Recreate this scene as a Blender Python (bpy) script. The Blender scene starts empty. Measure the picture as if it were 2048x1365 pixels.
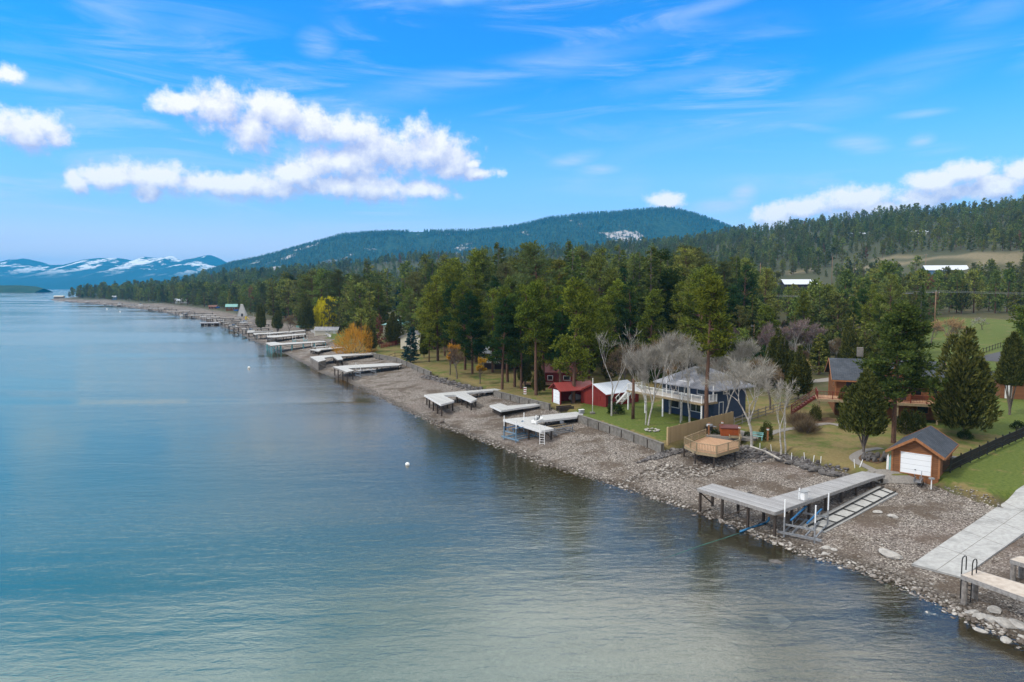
import bpy, bmesh, math, random
import numpy as np
from mathutils import Vector, Matrix
R = math.radians
random.seed(7); rng = np.random.default_rng(7)
scene = bpy.context.scene
col = scene.collection
# ---------------------------------------------------------------- camera
CAMZ = 20.0; PITCH = R(4.5); FPX = 1365.0
cam_d = bpy.data.cameras.new('camera'); cam = bpy.data.objects.new('camera', cam_d); col.objects.link(cam)
cam.location = (0, 0, CAMZ); cam.rotation_euler = (R(90) - PITCH, 0, 0)
cam_d.sensor_width = 36; cam_d.lens = 24; cam_d.clip_end = 60000; cam_d.clip_start = 0.5
scene.camera = cam
scene.view_settings.view_transform = 'Standard'; scene.view_settings.look = 'None'
scene.view_settings.exposure = 0.18; scene.view_settings.gamma = 1
scene.cycles.max_bounces = 6; scene.cycles.diffuse_bounces = 2; scene.cycles.glossy_bounces = 3
scene.cycles.transparent_max_bounces = 12; scene.cycles.volume_bounces = 0; scene.cycles.transmission_bounces = 2
def ray(px, py):
    dx = (px - 1024) / FPX; dz = -(py - 682.5) / FPX
    return dx, math.cos(PITCH) + dz * math.sin(PITCH), -math.sin(PITCH) + dz * math.cos(PITCH)
def W(px, py, z=0.0):
    dx, dy, dz = ray(px, py); t = (z - CAMZ) / dz
    return (dx * t, dy * t, z)
def azel(px, py):
    dx, dy, dz = ray(px, py)
    return math.atan2(dx, dy), math.atan2(dz, math.hypot(dx, dy))
def project(x, y, z):
    f = y * math.cos(PITCH) - (z - CAMZ) * math.sin(PITCH)
    u = y * math.sin(PITCH) + (z - CAMZ) * math.cos(PITCH)
    return 1024 + FPX * x / f, 682.5 - FPX * u / f
# ---------------------------------------------------------------- node helper
class NT:
    def __init__(s, tree): s.t = tree; s.n = tree.nodes; s.l = tree.links
    def put(s, sock, v):
        if v is None: return
        if isinstance(v, bpy.types.NodeSocket): s.l.new(v, sock)
        else:
            try: sock.default_value = v
            except Exception: sock.default_value = (*v, 1) if hasattr(v, '__len__') and len(v) == 3 else v
    def node(s, typ, ins=None, **kw):
        n = s.n.new(typ)
        for k, v in kw.items(): setattr(n, k, v)
        for k, v in (ins or {}).items(): s.put(n.inputs[k], v)
        return n
    def m(s, op, a, b=None, c=None, clamp=False):
        n = s.n.new('ShaderNodeMath'); n.operation = op; n.use_clamp = clamp
        s.put(n.inputs[0], a); s.put(n.inputs[1], b); s.put(n.inputs[2], c); return n.outputs[0]
    def v(s, op, a, b=None, out=0):
        n = s.n.new('ShaderNodeVectorMath'); n.operation = op
        s.put(n.inputs[0], a); s.put(n.inputs[1], b); return n.outputs['Value' if op in ('LENGTH', 'DOT_PRODUCT', 'DISTANCE') else 'Vector']
    def mix(s, f, a, b, bt='MIX'):
        n = s.n.new('ShaderNodeMix'); n.data_type = 'RGBA'; n.blend_type = bt; n.clamp_factor = True
        s.put(n.inputs[0], f); s.put(n.inputs[6], a if isinstance(a, bpy.types.NodeSocket) else (*a[:3], 1)); s.put(n.inputs[7], b if isinstance(b, bpy.types.NodeSocket) else (*b[:3], 1)); return n.outputs[2]
    def noise(s, vec, scale, detail=3, rough=.5, dist=0.0, out='Fac'):
        return s.node('ShaderNodeTexNoise', {'Vector': vec, 'Scale': scale, 'Detail': detail, 'Roughness': rough, 'Distortion': dist}).outputs[out]
    def vor(s, vec, scale, out='Color', feature='F1'):
        return s.node('ShaderNodeTexVoronoi', {'Vector': vec, 'Scale': scale}, feature=feature).outputs[out]
    def ss(s, x, lo, hi, a=0.0, b=1.0):
        n = s.n.new('ShaderNodeMapRange'); n.interpolation_type = 'SMOOTHSTEP'
        s.put(n.inputs[0], x)
        for i, q in enumerate((lo, hi, a, b)): s.put(n.inputs[i + 1], q)
        return n.outputs[0]
    def sep(s, vec):
        n = s.node('ShaderNodeSeparateXYZ', {0: vec}); return n.outputs
    def comb(s, x, y, z):
        return s.node('ShaderNodeCombineXYZ', {0: x, 1: y, 2: z}).outputs[0]
# ---------------------------------------------------------------- world
SUN_EL, SUN_AZ = 46.0, 250.0        # azimuth clockwise from +Y (the view direction)
world = bpy.data.worlds.new('World'); scene.world = world; world.use_nodes = True
wt = world.node_tree; wt.nodes.clear(); w = NT(wt)
sky = w.node('ShaderNodeTexSky', sky_type='NISHITA', sun_disc=False, sun_elevation=R(SUN_EL), sun_rotation=R(SUN_AZ), air_density=1.0, dust_density=0.6, ozone_density=2.5)
dirv = w.node('ShaderNodeTexCoord').outputs['Generated']
sx, sy, sz = w.sep(dirv)[:3]
azn = w.m('ARCTAN2', sx, sy); eln = w.m('ARCSINE', sz)
# cloud density group : vector (az, el, 0) -> density
CL = [ # px, py, half width px, half height px, rotation deg (image sense, + = rising right)
 (60,150,-1,0,0),
 (25,150,36,16,0),(60,258,95,36,0),(115,280,45,16,-8),
 (370,205,80,26,0),(440,215,95,40,0),(495,255,62,48,0),(560,225,100,34,-10),(640,248,90,32,-8),(700,262,90,30,0),
 (155,366,38,22,0),(215,355,60,26,0),(310,352,105,30,0),(300,382,40,18,0),(420,372,110,24,0),(520,372,120,26,0),(600,345,90,30,6),(680,325,110,34,0),
 (760,300,100,42,0),(850,300,92,48,0),(905,318,52,32,0),(700,372,190,26,0),(840,378,90,16,-5),(955,345,52,14,-5),(945,328,24,10,20),(905,340,60,16,0),
  (1330,405,48,15,0),
 (1545,432,52,22,8),(1610,415,60,24,5),(1690,400,75,26,0),(1740,395,70,20,0),
 (1870,362,70,26,5),(1930,345,80,24,0),(1990,375,95,28,0),(2045,345,50,26,0),(1850,395,150,22,3),(1560,450,60,18,0),(1760,418,160,20,3),
 (1995,372,60,20,5)]
CL = CL[1:]
g = bpy.data.node_groups.new('CloudField', 'ShaderNodeTree')
g.interface.new_socket('P', in_out='INPUT', socket_type='NodeSocketVector')
g.interface.new_socket('D', in_out='OUTPUT', socket_type='NodeSocketFloat')
q = NT(g); gi = q.node('NodeGroupInput'); go = q.node('NodeGroupOutput')
P0 = gi.outputs[0]
wn = q.noise(P0, 16, 5, .6, 0, 'Color'); wn = q.v('SUBTRACT', wn, (.5, .5, .5)); P1 = q.v('ADD', P0, q.v('MULTIPLY', wn, (.05, .028, 0)))
def chain(t, prev, P):   # makes each shape wait for the one before (keeps the shader's stack small)
    n = t.node('ShaderNodeVectorMath', operation='MULTIPLY_ADD'); t.l.new(prev, n.inputs[0]); n.inputs[1].default_value = (1e-9, 1e-9, 0); t.l.new(P, n.inputs[2]); return n.outputs[0]
cur = None
for (cx, cy, hw, hh, rot) in CL:
    a0, e0 = azel(cx, cy); a1, _ = azel(cx + hw * 1.12, cy); _, e1 = azel(cx, cy - hh * 1.40)
    mp = q.node('ShaderNodeMapping', {'Vector': P1 if cur is None else chain(q, cur, P1), 'Location': (a0, e0, 0), 'Rotation': (0, 0, R(rot)), 'Scale': ((a1 - a0), (e1 - e0), 1)}, vector_type='TEXTURE').outputs[0]
    d = q.m('SUBTRACT', 1.0, q.v('LENGTH', mp))
    cur = d if cur is None else q.m('SMOOTH_MAX', cur, d, 0.18)
fine = q.noise(P0, 42, 8, .62); fine = q.m('MULTIPLY', q.m('SUBTRACT', fine, .5), 1.45)
mid = q.noise(P0, 14, 3, .5); mid = q.m('MULTIPLY', q.m('SUBTRACT', mid, .5), .7)
q.l.new(q.m('ADD', q.m('ADD', cur, fine), mid), go.inputs[0])
PP = w.comb(azn, eln, 0)
def cf(vec):
    n = w.node('ShaderNodeGroup'); n.node_tree = g; w.l.new(vec, n.inputs[0]); return n.outputs[0]
D0 = cf(PP); D1 = cf(w.v('ADD', PP, (-.008, .020, 0)))
cov = w.ss(D0, -.06, .62)
shade = w.m('ADD', .40, w.m('MULTIPLY', w.m('SUBTRACT', D0, D1), 1.0), clamp=True)
ccol = w.mix(shade, (.46, .52, .80), (1.02, 1.0, 1.0))
# cirrus
cm = w.node('ShaderNodeMapping', {'Vector': PP, 'Rotation': (0, 0, R(-14)), 'Scale': (2.2, 15, 1)}).outputs[0]
ci = w.noise(cm, 1.6, 7, .62, .8); ci2 = w.noise(PP, 3.2, 2)
cirr = w.m('MULTIPLY', w.ss(ci, .44, .78), w.ss(ci2, .40, .62))
for (cx, cy, hw, hh, rot, amp) in [(1000, 150, 420, 46, 9, .75), (200, 185, 480, 22, 0, .65), (1330, 165, 300, 30, 6, .45), (1750, 175, 420, 60, 14, .5), (1840, 228, 90, 12, 0, .7), (1620, 255, 90, 12, -12, .7), (1500, 250, 500, 36, 10, .3), (1400, 20, 260, 26, 12, .5), (1980, 30, 160, 50, 15, .45), (1180, 95, 200, 26, 10, .4), (1000, 222, 70, 8, 10, .5), (1150, 318, 70, 20, 10, 1.3), (1195, 340, 60, 14, 0, 1.1), (1440, 412, 80, 22, 3, 1.4), (1485, 393, 45, 32, 35, 1.5), (1715, 286, 75, 24, -5, 1.5), (1860, 300, 90, 16, 0, 1.0), (635, 88, 52, 40, 0, 1.1), (160, 172, 60, 30, 0, .8), (1843, 282, 38, 22, 10, 1.5), (1740, 300, 60, 16, 0, 1.2)]:
    a0, e0 = azel(cx, cy); a1, _ = azel(cx + hw, cy); _, e1 = azel(cx, cy - hh)
    mp = w.node('ShaderNodeMapping', {'Vector': chain(w, cirr, PP), 'Location': (a0, e0, 0), 'Rotation': (0, 0, R(rot)), 'Scale': (abs(a1 - a0), e1 - e0, 1)}, vector_type='TEXTURE').outputs[0]
    b = w.ss(w.v('LENGTH', mp), 1.1, 0.0)
    cirr = w.m('MAXIMUM', cirr, w.m('MULTIPLY', w.m('MULTIPLY', b, w.ss(ci, .25, .75)), amp))
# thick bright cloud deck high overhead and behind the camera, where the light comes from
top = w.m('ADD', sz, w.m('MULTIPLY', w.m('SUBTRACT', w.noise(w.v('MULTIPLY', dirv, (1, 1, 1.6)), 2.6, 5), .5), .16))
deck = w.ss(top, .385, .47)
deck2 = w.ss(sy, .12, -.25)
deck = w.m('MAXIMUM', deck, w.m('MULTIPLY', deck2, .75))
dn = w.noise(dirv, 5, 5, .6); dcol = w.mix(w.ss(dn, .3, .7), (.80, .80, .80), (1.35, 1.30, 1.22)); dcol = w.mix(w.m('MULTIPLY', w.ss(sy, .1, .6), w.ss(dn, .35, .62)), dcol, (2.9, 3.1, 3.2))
SKY_S = 0.15
skyc = w.v('MULTIPLY', sky.outputs[0], (SKY_S * .13, SKY_S * .86, SKY_S * 1.55))
skyc = w.mix(w.ss(sz, .30, -.02, 0, .9), skyc, (.52, .70, 1.0)); skyc = w.mix(w.ss(sz, .12, -.02, 0, 1), skyc, (1.20, 1.02, 1.08))
# more horizon paleness
ccirr = w.mix(w.m('MULTIPLY', cirr, .72), skyc, (.62, .74, 1.0))
c1 = w.mix(w.m('MULTIPLY', cov, .97), ccirr, ccol)
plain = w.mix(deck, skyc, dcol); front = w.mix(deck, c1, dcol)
# detailed clouds are only worked out in the part of the sky that holds them
gate = w.m('MULTIPLY', w.m('MULTIPLY', w.m('GREATER_THAN', sy, .5), w.m('LESS_THAN', sz, .62)), w.m('LESS_THAN', w.m('ABSOLUTE', azn), .95))
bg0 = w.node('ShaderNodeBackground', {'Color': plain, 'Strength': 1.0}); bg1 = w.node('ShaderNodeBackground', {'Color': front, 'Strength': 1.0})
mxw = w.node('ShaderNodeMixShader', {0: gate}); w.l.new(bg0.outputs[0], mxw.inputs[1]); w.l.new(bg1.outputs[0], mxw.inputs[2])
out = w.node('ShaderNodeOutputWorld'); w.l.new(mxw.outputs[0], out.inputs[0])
world.cycles.sampling_method = 'MANUAL'; world.cycles.sample_map_resolution = 256
# ---------------------------------------------------------------- sun
sd = bpy.data.lights.new('sun', 'SUN'); sd.energy = 2.3; sd.angle = R(7); sd.color = (1, .95, .87)
so = bpy.data.objects.new('sun', sd); col.objects.link(so)
az = R(SUN_AZ); el = R(SUN_EL)
sv = Vector((math.sin(az) * math.cos(el), math.cos(az) * math.cos(el), math.sin(el)))
so.rotation_euler = sv.to_track_quat('Z', 'Y').to_euler(); so.location = (0, 0, 80)
# ---------------------------------------------------------------- tagging and mesh helpers
def tag(o, label=None, cat=None, group=None, kind=None):
    if label: o['label'] = label
    if cat: o['category'] = cat
    if group: o['group'] = group
    if kind: o['kind'] = kind
    return o
def thing(name, label, cat, loc=(0, 0, 0), rz=0.0, group=None):
    o = bpy.data.objects.new(name, None); col.objects.link(o); o.empty_display_size = .2
    o.location = loc; o.rotation_euler = (0, 0, rz); return tag(o, label, cat, group)
def link(name, me, parent=None):
    o = bpy.data.objects.new(name, me); col.objects.link(o)
    if parent: o.parent = parent
    return o
def npmesh(name, V, F, mats, fattr=None, mi=None, smooth=False):
    me = bpy.data.meshes.new(name); V = np.asarray(V, np.float32); F = np.asarray(F, np.int32); k = F.shape[1]
    me.vertices.add(len(V)); me.vertices.foreach_set('co', V.ravel())
    me.loops.add(F.size); me.loops.foreach_set('vertex_index', F.ravel())
    me.polygons.add(len(F)); me.polygons.foreach_set('loop_start', np.arange(0, F.size, k, dtype=np.int32))
    if mi is not None: me.polygons.foreach_set('material_index', np.asarray(mi, np.int32))
    if smooth: me.polygons.foreach_set('use_smooth', np.ones(len(F), bool))
    for m_ in (mats if isinstance(mats, (list, tuple)) else [mats]): me.materials.append(m_)
    me.update(calc_edges=True)
    if fattr is not None:
        a = me.attributes.new('v', 'FLOAT', 'FACE'); a.data.foreach_set('value', np.asarray(fattr, np.float32))
    return me
class MB:
    """collects boxes, bars, tubes, quads -> one mesh"""
    def __init__(s): s.V = []; s.F = []
    def add(s, vs, fs):
        b = len(s.V); s.V += [tuple(v) for v in vs]; s.F += [tuple(b + i for i in f) for f in fs]; return s
    def box(s, c, d, rz=0.0):
        x, y, z = c; a, b, h = d[0] / 2, d[1] / 2, d[2] / 2; cr, sr = math.cos(rz), math.sin(rz)
        vs = [(x + i * a * cr - j * b * sr, y + i * a * sr + j * b * cr, z + k * h) for k in (-1, 1) for i, j in ((-1, -1), (1, -1), (1, 1), (-1, 1))]
        return s.add(vs, [(3, 2, 1, 0), (4, 5, 6, 7), (0, 1, 5, 4), (1, 2, 6, 5), (2, 3, 7, 6), (3, 0, 4, 7)])
    def bar(s, p, q, w_, h_=None, up=(0, 0, 1)):
        h_ = h_ or w_; p = Vector(p); q = Vector(q); d = (q - p).normalized(); u = Vector(up)
        if abs(d.dot(u)) > .98: u = Vector((1, 0, 0))
        a = d.cross(u).normalized(); b = a.cross(d); vs = []
        for e in (p, q):
            for i, j in ((-1, -1), (1, -1), (1, 1), (-1, 1)): vs.append(e + a * (i * w_ / 2) + b * (j * h_ / 2))
        return s.add(vs, [(3, 2, 1, 0), (4, 5, 6, 7), (0, 1, 5, 4), (1, 2, 6, 5), (2, 3, 7, 6), (3, 0, 4, 7)])
    def tube(s, p, q, r0, r1=None, n=8):
        r1 = r0 if r1 is None else r1; p = Vector(p); q = Vector(q); d = (q - p).normalized()
        u = Vector((0, 0, 1)) if abs(d.z) < .9 else Vector((1, 0, 0)); a = d.cross(u).normalized(); b = a.cross(d); vs = []
        for e, r in ((p, r0), (q, r1)):
            for i in range(n):
                t = 2 * math.pi * i / n; vs.append(e + a * (r * math.cos(t)) + b * (r * math.sin(t)))
        fs = [(i, (i + 1) % n, n + (i + 1) % n, n + i) for i in range(n)] + [tuple(range(n))[::-1], tuple(range(n, 2 * n))]
        return s.add(vs, fs)
    def path(s, pts, r, n=6):
        for a, b in zip(pts, pts[1:]): s.tube(a, b, r, r, n)
        return s
    def prism(s, poly, z0, z1):
        n = len(poly); vs = [(x, y, z0) for x, y in poly] + [(x, y, z1) for x, y in poly]
        return s.add(vs, [tuple(range(n))[::-1], tuple(range(n, 2 * n))] + [(i, (i + 1) % n, n + (i + 1) % n, n + i) for i in range(n)])
    def me(s, name, mat, bevel=0.0, smooth=False):
        me = bpy.data.meshes.new(name); me.from_pydata(s.V, [], s.F); me.materials.append(mat)
        bm = bmesh.new(); bm.from_mesh(me); bmesh.ops.recalc_face_normals(bm, faces=bm.faces)
        if bevel: bmesh.ops.bevel(bm, geom=list(bm.edges), offset=bevel, segments=1, affect='EDGES', clamp_overlap=True)
        bm.to_mesh(me); bm.free()
        if smooth:
            for p in me.polygons: p.use_smooth = True
        return me
    def build(s, name, mat, parent=None, **k): return link(name, s.me(name, mat, **k), parent)
def leafs(C, D, L, Wd, up=None):
    """rhombic leaf faces at C pointing along D"""
    n = len(C); D = D / np.linalg.norm(D, axis=1, keepdims=True)
    r = rng.normal(size=(n, 3)); p = np.cross(D, r); p /= np.linalg.norm(p, axis=1, keepdims=True) + 1e-9
    L = np.broadcast_to(np.asarray(L), (n,))[:, None]; Wd = np.broadcast_to(np.asarray(Wd), (n,))[:, None]
    V = np.stack([C, C + D * L * .5 + p * Wd * .5, C + D * L, C + D * L * .5 - p * Wd * .5], 1).reshape(-1, 3)
    return V, np.arange(4 * n).reshape(-1, 4)
def tubes(segs, n=5):
    """segs array (N,8): p0,p1,r0,r1"""
    S = np.asarray(segs, float); p = S[:, 0:3]; q_ = S[:, 3:6]; d = q_ - p; d /= np.linalg.norm(d, axis=1, keepdims=True) + 1e-9
    u = np.where(np.abs(d[:, 2:3]) < .9, np.array([[0, 0, 1.]]), np.array([[1., 0, 0]])); a = np.cross(d, u); a /= np.linalg.norm(a, axis=1, keepdims=True); b = np.cross(d, a)
    t = 2 * np.pi * np.arange(n) / n; c, s = np.cos(t), np.sin(t)
    off = a[:, None, :] * c[None, :, None] + b[:, None, :] * s[None, :, None]
    V = np.concatenate([p[:, None] + off * S[:, 6][:, None, None], q_[:, None] + off * S[:, 7][:, None, None]], 1).reshape(-1, 3)
    i = np.arange(n); j = (i + 1) % n; f = np.stack([i, j, n + j, n + i], 1)
    F = (f[None] + (2 * n * np.arange(len(S)))[:, None, None]).reshape(-1, 4)
    return V, F
def merge(*vf):
    Vs, Fs, b = [], [], 0
    for V, F in vf: Vs.append(V); Fs.append(F + b); b += len(V)
    return np.concatenate(Vs), np.concatenate(Fs)
# ---------------------------------------------------------------- materials
def newmat(name):
    m_ = bpy.data.materials.new(name); m_.use_nodes = True; m_.node_tree.nodes.clear(); return m_, NT(m_.node_tree)
def finish(s, colr, rough=.8, spec=.3, bump=None, bstr=.3, bdist=.02, metal=0.0, normal=None):
    p = s.node('ShaderNodeBsdfPrincipled', {'Base Color': colr, 'Roughness': rough, 'Specular IOR Level': spec, 'Metallic': metal})
    if bump is not None:
        b = s.node('ShaderNodeBump', {'Height': bump, 'Strength': bstr, 'Distance': bdist}); s.l.new(b.outputs[0], p.inputs['Normal'])
    o = s.node('ShaderNodeOutputMaterial'); s.l.new(p.outputs[0], o.inputs[0]); return p
def mat(name, c1, c2=None, scale=4.0, rough=.8, spec=.3, bstr=.25, metal=0.0, stretch=(1, 1, 1), dirt=0.25):
    m_, s = newmat(name); c2 = c2 or tuple(x * .7 for x in c1)
    tc = s.node('ShaderNodeTexCoord').outputs['Object']; v = s.v('MULTIPLY', tc, stretch)
    n1 = s.noise(v, scale, 6, .6); n2 = s.noise(tc, scale * .2, 3, .55)
    c = s.mix(s.ss(n1, .3, .7), c1, c2)
    c = s.mix(s.m('MULTIPLY', s.ss(n2, .48, .75), dirt), c, tuple(x * .45 for x in c1))
    finish(s, c, rough, spec, n1, bstr, .01, metal); return m_
def planks(name, c1, c2, axis=0, width=.15, rough=.8, gap=.07, bumpd=.02, rnd=1.0, wear=None, metal=0.0, spec=.25):
    """boards side by side along one local axis, each board its own tone, with dark gaps"""
    m_, s = newmat(name); tc = s.node('ShaderNodeTexCoord').outputs['Object']; x = s.sep(tc)[axis]
    t = s.m('DIVIDE', x, width); fl = s.m('FLOOR', t); fr = s.m('FRACT', t)
    wn_ = s.node('ShaderNodeTexWhiteNoise', {'W': fl}, noise_dimensions='1D').outputs['Value']
    st = [3, 3, 3]; st[axis] = 30; gr = s.noise(s.v('MULTIPLY', tc, tuple(st)), 1.0, 5, .6); big = s.noise(tc, .7, 4, .6)
    wn2 = s.node('ShaderNodeTexWhiteNoise', {'W': s.m('FLOOR', s.m('DIVIDE', t, 4.0))}, noise_dimensions='1D').outputs['Value']; f = s.m('ADD', s.m('ADD', s.m('MULTIPLY', wn_, .45 * rnd), s.m('MULTIPLY', wn2, .3 * rnd)), s.m('MULTIPLY', s.ss(gr, .3, .7), .4))
    c = s.mix(f, c1, c2)
    if wear: c = s.mix(s.m('MULTIPLY', s.ss(big, .45, .72), .7), c, wear)
    edge = s.m('MULTIPLY', s.ss(fr, 0, gap), s.ss(fr, 1.0, 1.0 - gap))
    c = s.mix(edge, tuple(a * .3 for a in c1), c)
    finish(s, c, rough, spec, edge, .6, bumpd, metal); return m_
def foliage(name, c1, c2, var=.35, trans=.25, hue=.03, c3=None):
    m_, s = newmat(name); oi = s.node('ShaderNodeObjectInfo').outputs['Random']; at = s.node('ShaderNodeAttribute', attribute_name='v').outputs['Fac']
    tc = s.node('ShaderNodeTexCoord').outputs['Object']; n = s.noise(tc, .55, 3, .6)
    c = s.mix(s.ss(s.m('ADD', s.m('MULTIPLY', at, .5), s.m('MULTIPLY', n, .5)), .25, .75), c1, c2)
    if c3: c = s.mix(s.ss(s.m('FRACT', s.m('MULTIPLY', oi, 7.3)), .55, 1.0), c, c3)
    hs = s.node('ShaderNodeHueSaturation', {'Hue': s.m('ADD', .5 - hue / 2, s.m('MULTIPLY', s.m('FRACT', s.m('MULTIPLY', oi, 13.7)), hue)), 'Saturation': 1.0, 'Value': s.m('ADD', 1 - var / 2, s.m('MULTIPLY', oi, var)), 'Color': c}).outputs[0]
    d = s.node('ShaderNodeBsdfDiffuse', {'Color': hs, 'Roughness': .6}); t = s.node('ShaderNodeBsdfTranslucent', {'Color': hs})
    mx = s.node('ShaderNodeMixShader', {0: trans}); s.l.new(d.outputs[0], mx.inputs[1]); s.l.new(t.outputs[0], mx.inputs[2])
    o = s.node('ShaderNodeOutputMaterial'); s.l.new(mx.outputs[0], o.inputs[0]); return m_
M = {}
M['pine'] = foliage('pine_needles', (.060, .085, .014), (.230, .265, .038), .5, c3=(.030, .062, .020))
M['pine_far'] = foliage('pine_needles_far', (.080, .105, .026), (.245, .275, .065), .7, hue=.06, c3=(.10, .115, .045))
M['fir'] = foliage('fir_needles', (.055, .085, .024), (.165, .205, .052), .6)
M['juniper'] = foliage('juniper_leaves', (.045, .058, .015), (.155, .160, .042), .4)
M['spruce'] = foliage('blue_spruce_needles', (.014, .040, .036), (.050, .095, .085), .3)
M['rusty'] = foliage('rusty_needles', (.16, .075, .045), (.26, .13, .08), .3)
M['pine_deep'] = foliage('deep_pine_needles', (.030, .050, .013), (.105, .140, .032), .3)
M['willow'] = foliage('willow_leaves', (.42, .36, .015), (.80, .68, .03), .2, .35)
M['orange'] = foliage('orange_twigs', (.40, .21, .025), (.62, .36, .05), .2, .3)
M['twig_grey'] = foliage('grey_twigs', (.255, .24, .205), (.43, .41, .36), .2, .1)
M['twig_tan'] = foliage('tan_twigs', (.30, .20, .10), (.46, .33, .17), .2, .1)
M['twig_purple'] = foliage('purple_twigs', (.15, .11, .105), (.25, .19, .18), .2, .1)
M['twig_brown'] = foliage('brown_twigs', (.12, .085, .055), (.22, .16, .10), .3, .1)
M['shrub'] = foliage('shrub_leaves', (.018, .035, .010), (.055, .08, .02), .3)
M['bark_pine'] = mat('pine_bark', (.17, .095, .065), (.07, .045, .035), 5, .95, .1, .8, stretch=(3, 3, .6))
M['bark_grey'] = mat('grey_bark', (.20, .17, .15), (.09, .075, .065), 5, .95, .1, .8, stretch=(3, 3, .6))
M['bark_white'] = mat('white_bark', (.50, .475, .44), (.26, .24, .22), 2.2, .85, .2, .4, stretch=(1, 1, 2), dirt=.6)
M['dock'] = planks('weathered_deck_boards', (.44, .435, .435), (.22, .215, .22), 0, .16, .85, .12, wear=(.26, .25, .25))
M['dock_pale'] = planks('pale_deck_boards', (.35, .35, .345), (.47, .47, .465), 0, .2, .8, .06, wear=(.46, .45, .44))
M['dock_tan'] = mat('tan_deck_panel', (.50, .44, .38), (.38, .32, .27), 2.5, .85, .2, .3, dirt=.5)
M['dock_edge'] = mat('dock_fascia', (.30, .29, .28), (.18, .17, .165), 6, .85, .2, .4)
M['dock_edge_white'] = mat('white_dock_fascia', (.66, .67, .68), (.5, .5, .5), 6, .7, .3, .2)
M['timber_dark'] = mat('dark_timber', (.075, .058, .048), (.035, .03, .027), 6, .9, .15, .6, stretch=(3, 3, .7))
M['timber_grey'] = mat('grey_timber', (.26, .24, .22), (.14, .125, .115), 6, .9, .15, .6)
M['steel'] = mat('galvanised_steel', (.34, .36, .39), (.22, .23, .25), 5, .45, .5, .1, metal=.6)
M['teal_steel'] = mat('teal_painted_steel', (.16, .42, .46), (.10, .30, .34), 5, .5, .4, .1)
M['lift_blue'] = mat('blue_lift_steel', (.16, .26, .36), (.10, .17, .24), 5, .5, .4, .1)
M['blue'] = mat('blue_carpet', (.02, .12, .28), (.015, .09, .2), 8, .8, .2, .2)
M['white'] = mat('white_paint', (.78, .78, .77), (.66, .66, .65), 3, .5, .4, .05, dirt=.12)
M['pvc'] = mat('white_pvc', (.82, .83, .83), (.74, .75, .75), 3, .35, .5, .02, dirt=.08)
M['cedar'] = planks('cedar_siding', (.225, .098, .042), (.155, .066, .030), 2, .19, .75, .08)
M['cedar_trim'] = mat('cedar_trim', (.33, .145, .06), (.24, .10, .04), 5, .7, .3, .2)
M['redwood'] = mat('red_stained_rail', (.19, .035, .02), (.11, .022, .014), 5, .65, .3, .2)
M['cedar_dark'] = planks('dark_cedar_boards', (.14, .075, .04), (.09, .05, .03), 0, .2, .85, .08)  # darker brown cedar boards, one board tone all round the walls
M['deck_wood'] = planks('deck_floor_wood', (.48, .30, .18), (.38, .22, .13), 0, .14, .8, .06)
M['rail_wood'] = mat('pale_rail_wood', (.33, .26, .16), (.22, .17, .105), 6, .8, .2, .3)
M['fence_wood'] = planks('fence_boards', (.42, .31, .165), (.30, .215, .115), 0, .16, .85, .08)
M['barn_red'] = planks('red_barn_boards', (.22, .028, .022), (.15, .018, .015), 0, .22, .8, .06)
M['barn_red_y'] = planks('red_barn_boards_side', (.22, .028, .022), (.15, .018, .015), 1, .22, .8, .06)
M['red_metal'] = planks('red_metal_roofing', (.30, .05, .045), (.25, .042, .038), 1, .4, .5, .05, metal=.0, spec=.4)
M['white_metal'] = planks('pale_metal_roofing', (.60, .64, .70), (.52, .56, .62), 1, .4, .5, .05, metal=.0, spec=.4)
M['navy'] = planks('navy_siding', (.048, .070, .120), (.040, .058, .10), 2, .18, .7, .06)
def shingle(name, c1, c2):
    m_, s = newmat(name); tc = s.node('ShaderNodeTexCoord').outputs['Object']
    x, y, z = s.sep(tc)[:3]; v = s.comb(s.m('ADD', x, y), s.m('MULTIPLY', z, 2.2), 0)
    br = s.node('ShaderNodeTexBrick', {'Vector': v, 'Scale': 2.5, 'Mortar Size': .03, 'Color1': (*c1, 1), 'Color2': (*c2, 1), 'Mortar': (*[a * .4 for a in c1], 1), 'Bias': .1, 'Brick Width': .7, 'Row Height': .35})
    n = s.noise(tc, .8, 5, .6); c = s.mix(s.ss(n, .35, .75, 0, .5), br.outputs[0], tuple(a * 1.5 for a in c2))
    finish(s, c, .9, .2, br.outputs['Fac'], .4, .01); return m_
M['shingle_dark'] = shingle('dark_shingles', (.040, .048, .062), (.062, .070, .085))
M['shingle_grey'] = shingle('grey_shingles', (.22, .225, .25), (.29, .295, .325))
M['shingle_brown'] = shingle('brown_shingles', (.15, .075, .06), (.19, .10, .08))
M['cream'] = planks('cream_siding', (.62, .58, .48), (.56, .53, .44), 2, .2, .8, .05)
M['brown_siding'] = planks('brown_siding', (.075, .05, .042), (.055, .038, .033), 0, .3, .8, .05)
M['blue_siding'] = planks('blue_metal_siding', (.14, .26, .42), (.12, .22, .36), 0, .4, .6, .05)
M['teal_roof'] = mat('green_metal_roof', (.22, .45, .42), (.17, .36, .34), 4, .5, .4, .1)
M['garage_door'] = planks('white_panel_door', (.78, .80, .82), (.74, .76, .78), 2, .5, .5, .035)
M['glass'] = mat('window_glass', (.02, .025, .03), (.035, .04, .05), 2, .08, .7, .0)
M['black'] = mat('black_metal', (.012, .012, .013), (.02, .02, .02), 4, .5, .4, .05)
M['concrete'] = mat('ramp_concrete', (.40, .40, .39), (.31, .305, .295), 3.0, .9, .2, .25, dirt=.5)
M['concrete_dark'] = mat('wall_concrete', (.21, .195, .175), (.13, .12, .105), 2.2, .95, .15, .6, dirt=.5)
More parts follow.
